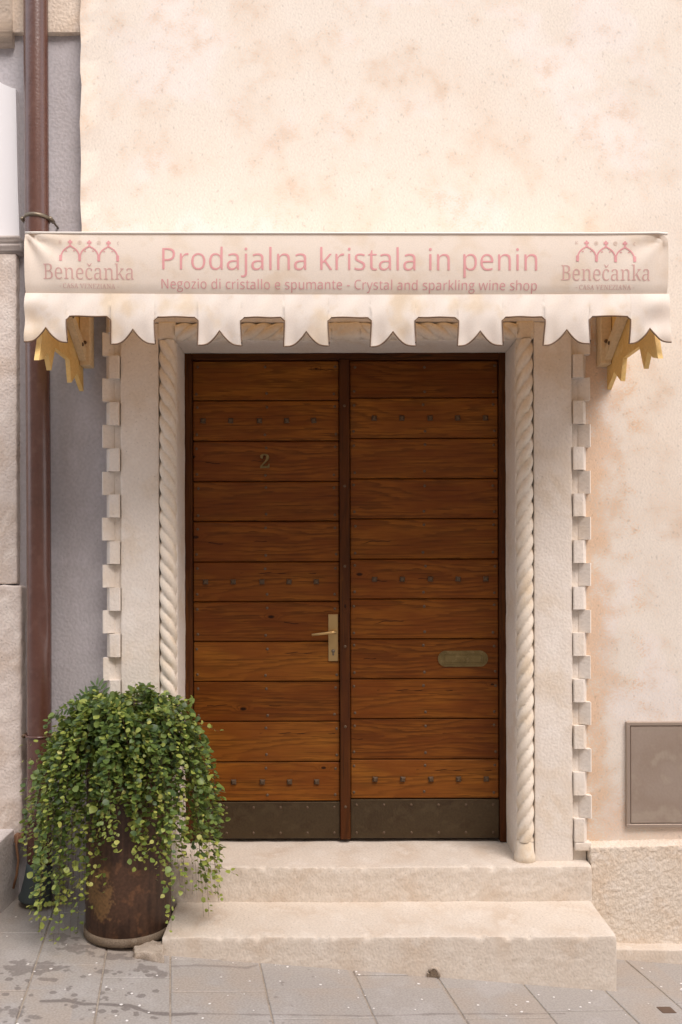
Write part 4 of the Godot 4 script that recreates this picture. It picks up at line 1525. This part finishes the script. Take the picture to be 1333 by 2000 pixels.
func make_pot() -> void:
	var p := thing("plant_pot", "tall rusty brown metal drum used as a plant pot by the steps", "pot", POT)
	var tilt := Basis(Vector3.BACK, -0.012)
	var st := new_st()
	var r := 0.184
	lathe(st, POT, PackedVector2Array([Vector2(r - 0.006, 0.03), Vector2(r, 0.035), Vector2(r, 0.40), Vector2(r + 0.001, 0.80), Vector2(r + 0.006, 0.83), Vector2(r + 0.006, 0.845), Vector2(r - 0.004, 0.847), Vector2(r - 0.006, 0.79)]), 64, tilt, Vector2(1.0, 1.0 / 0.9))
	part("drum", st, M.pot, p)
	st = new_st()
	lathe(st, POT, PackedVector2Array([Vector2(0.0, 0.002), Vector2(r - 0.004, 0.002), Vector2(r + 0.007, 0.010), Vector2(r + 0.008, 0.034), Vector2(r + 0.002, 0.042), Vector2(r - 0.01, 0.044)]), 64, tilt)
	part("base_ring", st, M.pot_base, p)
	st = new_st()
	lathe(st, POT, PackedVector2Array([Vector2(r - 0.003, 0.795), Vector2(0.1, 0.81), Vector2(0.0, 0.815)]), 32, tilt)
	part("soil", st, M.soil, p)
	# the stone chip that props it level
	var w := on_ground(292, 1872)
	var s := thing("stone_chip", "broken pale stone chip wedged under the rusty plant pot", "stone", w)
	st = new_st()
	var nz := noise(121, 18.0, 2)
	rough_box(st, w + Vector3(-0.07, -0.004, -0.10), w + Vector3(0.056, 0.036, 0.02), 0.012, 0.006, 0.008, nz, func(q: Vector3) -> Vector3: return Vector3(q.x + (q.z - w.z) * 0.25, q.y + ground_y(q.x, q.z) - ground_y(w.x, w.z) + (0.14 * (q.x - w.x) if q.y > w.y + 0.015 else 0.0), q.z + 0.2 * (q.x - w.x)))
	part("chip", st, M.rubble, s)

# =================================================================== plant
func leaf_mesh(bend: float, round_: float) -> ArrayMesh:
	# one round leaf of unit length along +y, folded on its midrib
	var st := new_st()
	var rim := []
	var n := 5
	for s in [-1.0, 1.0]:
		var list := []
		for k in n + 1:
			var t := float(k) / n
			var w := 0.5 * round_ * pow(sin(PI * pow(t, 0.85)), 0.75)
			list.append(Vector3(s * w, t, 0.16 * w + bend * t * t))
		rim.append(list)
	for s in 2:
		for k in n:
			var t0 := float(k) / n
			var t1 := float(k + 1) / n
			var m0 := Vector3(0, t0, bend * t0 * t0)
			var m1 := Vector3(0, t1, bend * t1 * t1)
			if k > 0:
				tri(st, m0, m1, rim[s][k], Vector3.BACK)
			if k < n - 1:
				tri(st, m1, rim[s][k + 1], rim[s][k], Vector3.BACK)
			elif k == n - 1:
				pass
	return mesh_of(st)

func leaf_material(c: Color) -> StandardMaterial3D:
	var m := plain(c, 0.45, 0.0, 0.45)
	m.backlight_enabled = true
	m.backlight = Color(0.44, 0.49, 0.22)
	return m

func make_plant() -> void:
	var r := RandomNumberGenerator.new()
	r.seed = 2024
	var centre := Vector3(POT.x, POT.y, POT.z)
	var p := thing("trailing_plant", "bushy trailing plant with small round green leaves spilling over the rusty drum", "plant", centre + Vector3(0, 0.8, 0))
	var meshes := [leaf_mesh(-0.12, 0.95), leaf_mesh(-0.25, 0.85), leaf_mesh(0.05, 1.0)]
	var tones := [srgb(80, 100, 50), srgb(104, 122, 58), srgb(60, 80, 46), srgb(136, 146, 68), srgb(168, 168, 88)]
	var shape_noise := noise(131, 1.0, 2)
	var stems := new_st()
	var leaves := []       # [transform, mesh, tone]
	for v in 440:
		var ang := r.randf_range(0.0, TAU)
		# more of them over the street side and the two ends
		if sin(ang) < 0.0 and r.randf() < 0.45:
			ang = -ang
		var side := cos(ang)
		var street := sin(ang)
		var reach := 0.0
		var low := 0.0
		if side < -0.35:
			reach = r.randf_range(0.24, 0.42)
			low = r.randf_range(0.10, 0.55)
		elif side > 0.5:
			reach = r.randf_range(0.25, 0.42)
			low = r.randf_range(0.18, 0.64)
		else:
			reach = r.randf_range(0.20, 0.30)
			low = r.randf_range(0.40, 0.68)
		if street < -0.2:
			reach = minf(reach, 0.24 if absf(side) < 0.7 else 0.30)
			low = maxf(low, 0.4)
		var short := r.randf() < 0.36
		if short:
			reach *= r.randf_range(0.25, 0.85)
			low = r.randf_range(0.72, 0.98)
		var rise := r.randf_range(0.02, 0.20) * (1.0 - 0.2 * absf(side))
		var vary := shape_noise.get_noise_2d(cos(ang) * 2.0, sin(ang) * 2.0)
		reach = minf(reach * (0.94 + 0.4 * vary), 0.40)
		rise *= 0.85 + 1.2 * shape_noise.get_noise_2d(cos(ang) * 2.0 + 9.0, sin(ang) * 2.0)
		low += 0.2 * shape_noise.get_noise_2d(cos(ang) * 2.6 + 30.0, sin(ang) * 2.6)
		low = maxf(low, 0.05)
		var dir := Vector3(side, 0, street)
		var off := Vector3(r.randf_range(-0.1, 0.1), 0, r.randf_range(-0.08, 0.08))
		var y0 := 0.80
		var a0 := centre + off + Vector3(0, y0, 0) + dir * 0.05
		var a1 := centre + off * 0.7 + Vector3(0, y0 + 0.16 + rise, 0) + dir * 0.14
		var a2 := centre + dir * reach + Vector3(0, y0 + 0.15 + rise * 0.6, 0)
		var a3 := centre + dir * (reach + r.randf_range(-0.03, 0.05)) + Vector3(r.randf_range(-0.03, 0.03), low, r.randf_range(-0.03, 0.03))
		var wob := r.randf_range(0, 20)
		var pts := PackedVector3Array()
		for k in 19:
			var t := k / 18.0
			var q := a0.bezier_interpolate(a1, a2, a3, t)
			q += Vector3(sin(t * 17.0 + wob), 0.3 * sin(t * 23.0 + wob), cos(t * 14.0 + wob * 1.7)) * 0.009 * t
			# stay outside the drum
			var flat := Vector2(q.x - centre.x, q.z - centre.z)
			if q.y < centre.y + 0.86 and flat.length() < 0.198 and t > 0.3:
				flat = flat.normalized() * 0.198
				q.x = centre.x + flat.x
				q.z = centre.z + flat.y
			q.z = maxf(q.z, 0.02)
			q.y = maxf(q.y, ground_y(q.x, q.z) + 0.012)
			pts.append(q)
		tube(stems, pts, 0.0011, 3, 0.0005)
		var length := 0.0
		for k in 18:
			length += pts[k].distance_to(pts[k + 1])
		var count := int(length / 0.0175)
		var young := r.randf() < 0.22
		for k in count:
			var t := lerpf(0.16, 1.0, pow((k + r.randf() * 0.7) / count, 0.75))
			var i := clampi(int(t * 18.0), 0, 17)
			var q := pts[i].lerp(pts[i + 1], t * 18.0 - i)
			leaves.append(grow_leaf(r, q, centre, (pts[i + 1] - pts[i]).normalized(), young or t > 0.93, meshes.size()))
	# thin shoots standing out of the crown and straying sideways
	for s in [[Vector3(-0.86, 1.06, 0.23), Vector3(-0.85, 1.20, 0.24)], [Vector3(-0.75, 1.05, 0.25), Vector3(-0.66, 1.10, 0.28)], [Vector3(-0.62, 1.0, 0.3), Vector3(-0.47, 1.00, 0.34)], [Vector3(-0.98, 1.04, 0.2), Vector3(-1.02, 1.13, 0.2)], [Vector3(-1.12, 0.9, 0.22), Vector3(-1.33, 0.93, 0.26)], [Vector3(-1.12, 0.86, 0.3), Vector3(-1.30, 0.88, 0.34)], [Vector3(-0.55, 0.42, 0.35), Vector3(-0.40, 0.40, 0.38)], [Vector3(-0.70, 1.04, 0.2), Vector3(-0.60, 1.12, 0.22)]]:
		var line := PackedVector3Array()
		for k in 9:
			line.append(s[0].lerp(s[1], k / 8.0) + Vector3(0, 0.012 * sin(k * 0.5), 0.004 * sin(k * 1.7)))
		tube(stems, line, 0.0012, 3, 0.0007)
		for k in range(1, 9):
			leaves.append(grow_leaf(r, line[k], centre, Vector3.UP, true, meshes.size()))
	# strands hanging to the ground at the far side of the drum
	part("stems", stems, plain(srgb(78, 50, 38), 0.8), p)
	# the leaves that show largest stand alone, the rest is one mass
	leaves.sort_custom(func(a, b): return a[3] > b[3])
	var mats := []
	for c in tones:
		mats.append(leaf_material(c))
	for k in 300:
		var l: Array = leaves[k]
		var o := MeshInstance3D.new()
		o.name = "leaf"
		o.mesh = meshes[l[1]]
		o.material_override = mats[l[2]]
		p.add_child(o, true)
		var t: Transform3D = l[0]
		t.origin -= p.position
		o.transform = t
	for tone in tones.size():
		pass
	var mm := ArrayMesh.new()
	for tone in tones.size():
		var st := SurfaceTool.new()
		st.begin(Mesh.PRIMITIVE_TRIANGLES)
		var any := false
		for k in range(300, leaves.size()):
			var l2: Array = leaves[k]
			if l2[2] == tone:
				st.append_from(meshes[l2[1]], 0, l2[0])
				any = true
		if any:
			st.set_material(mats[tone])
			st.commit(mm)
	var mass := MeshInstance3D.new()
	mass.name = "foliage"
	mass.mesh = mm
	p.add_child(mass, true)
	mass.position = -p.position
	mass.set_meta("kind", "stuff")
	print("leaves ", leaves.size())
	# a fern leaning out behind
	var f := thing("fern", "dark feathery fern leaning out behind the trailing plant", "fern", centre + Vector3(-0.1, 0.80, -0.06))
	var fm := leaf_material(srgb(66, 88, 56))
	for k in 4:
		var fst := new_st()
		var root := centre + Vector3(-0.08, 0.82, -0.07)
		var aim := Vector3(-0.10 - 0.05 * k, 0.255 - 0.035 * k, 0.03 * sin(k * 2.0))
		var line2 := PackedVector3Array()
		for j in 13:
			var t := j / 12.0
			var q := root + Vector3(aim.x * t, aim.y * sin(t * 2.0), aim.z * t)
			q.z = maxf(q.z, 0.01)
			line2.append(q)
		tube(fst, line2, 0.0018, 3, 0.0006)
		for j in range(3, 13):
			for s in [-1.0, 1.0]:
				var along := (line2[j] - line2[j - 1]).normalized()
				var out: Vector3 = (along.cross(Vector3(0.2, 0.3, 1.0)).normalized() * s + along * 0.7 + Vector3(0, -0.25, 0)).normalized()
				var size := 0.055 * sin(PI * (0.12 + 0.8 * j / 13.0)) * 0.85
				var b := Basis(out.cross(Vector3.BACK).normalized() * size * 0.34, out * size, Vector3.BACK * size)
				var tr := Transform3D(b, line2[j])
				fst.append_from(meshes[0], 0, tr)
		part("frond", fst, fm, f)

func grow_leaf(r: RandomNumberGenerator, q: Vector3, centre: Vector3, along: Vector3, young: bool, kinds: int) -> Array:
	var away := Vector3(q.x - centre.x, 0.12, q.z - centre.z).normalized()
	var out := (away * 0.7 + Vector3(r.randf_range(-1, 1), r.randf_range(-0.9, 0.5), r.randf_range(-1, 1))).normalized()
	var up := (away + Vector3(0, 0.75, 0) + Vector3(r.randf_range(-1, 1), r.randf_range(-1, 1), r.randf_range(-1, 1)) * 0.7).normalized()
	var x := out.cross(up).normalized()
	up = x.cross(out).normalized()
	var size := r.randf_range(0.015, 0.032) * (0.78 if young else 1.0)
	if r.randf() < 0.06:
		size *= 1.35
	var foot := q + out * 0.006
	foot.z = maxf(foot.z, 0.03)
	var tone := 0
	var k := r.randf()
	if young:
		tone = 3 if k < 0.5 else (4 if k < 0.72 else 1)
	else:
		tone = 0 if k < 0.38 else (1 if k < 0.6 else (2 if k < 0.9 else 3))
	var show := (q - CAM).length() * -1.0 + size * 12.0 + Vector2(q.x - centre.x, q.z - centre.z).length() * 0.3
	return [Transform3D(Basis(x * size, out * size, up * size), foot), r.randi() % kinds, tone, show]

# =================================================================== litter
func make_litter() -> void:
	var dq := on_ground(1300, 1975)
	var dc := thing("drain_cap", "small brown metal cap let into the pavement beside the steps", "cap", dq)
	var ds := new_st(true)
	var cs := cos(LAY)
	var sn := sin(LAY)
	prism(ds, PackedVector2Array([Vector2(-0.03, -0.024), Vector2(0.03, -0.024), Vector2(0.03, 0.024), Vector2(-0.03, 0.024)]), dq + Vector3(0, -0.006, 0), Vector3(cs, -0.0824 * cs, -sn), Vector3(sn, -0.0824 * sn, cs), Vector3(0, 0.0085, 0))
	part("lid", ds, plain(srgb(112, 92, 78), 0.6, 0.4), dc)
	var r := RandomNumberGenerator.new()
	r.seed = 99
	var spots := []
	for p in [[12, 1828], [128, 1845], [178, 1798], [235, 1962], [125, 1932], [343, 1852], [342, 1872], [454, 1870], [453, 1881], [485, 1873], [500, 1880], [536, 1886], [545, 1886], [552, 1879], [570, 1882], [560, 1889], [593, 1886], [615, 1909], [624, 1924], [475, 1942], [486, 1917], [430, 1909], [816, 1923], [932, 1965], [987, 1986], [1150, 1961], [1006, 1965], [1110, 1974], [1265, 1963], [75, 1788], [95, 1790], [150, 1770], [1220, 1985], [1290, 1930], [700, 1905], [1050, 1945], [660, 1897], [100, 1796], [152, 1778], [60, 1800], [30, 1790]]:
		spots.append(on_ground(p[0], p[1]))
	for k in 50:
		spots.append(on_ground(r.randf_range(0, 1333), r.randf_range(1880, 2000)))
	var st := new_st(true)
	for q in spots:
		if q.x > -0.75 and q.x < 1.23 and q.z < 0.44:
			continue
		var s := r.randf_range(0.003, 0.0075)
		var a := r.randf_range(0, TAU)
		var poly := PackedVector2Array()
		for k in 5:
			poly.append(Vector2.from_angle(a + TAU * k / 5.0) * s * r.randf_range(0.6, 1.1))
		prism(st, poly, Vector3(q.x, ground_y(q.x, q.z) + 0.0016, q.z), Vector3.RIGHT, Vector3(0, 0, 1), Vector3(0, 0.0012, 0))
	var c := part("paper_confetti", st, plain(srgb(232, 228, 224), 0.8))
	tag(c, "scattered white paper confetti bits on the grey pavement", "confetti", "", "stuff")
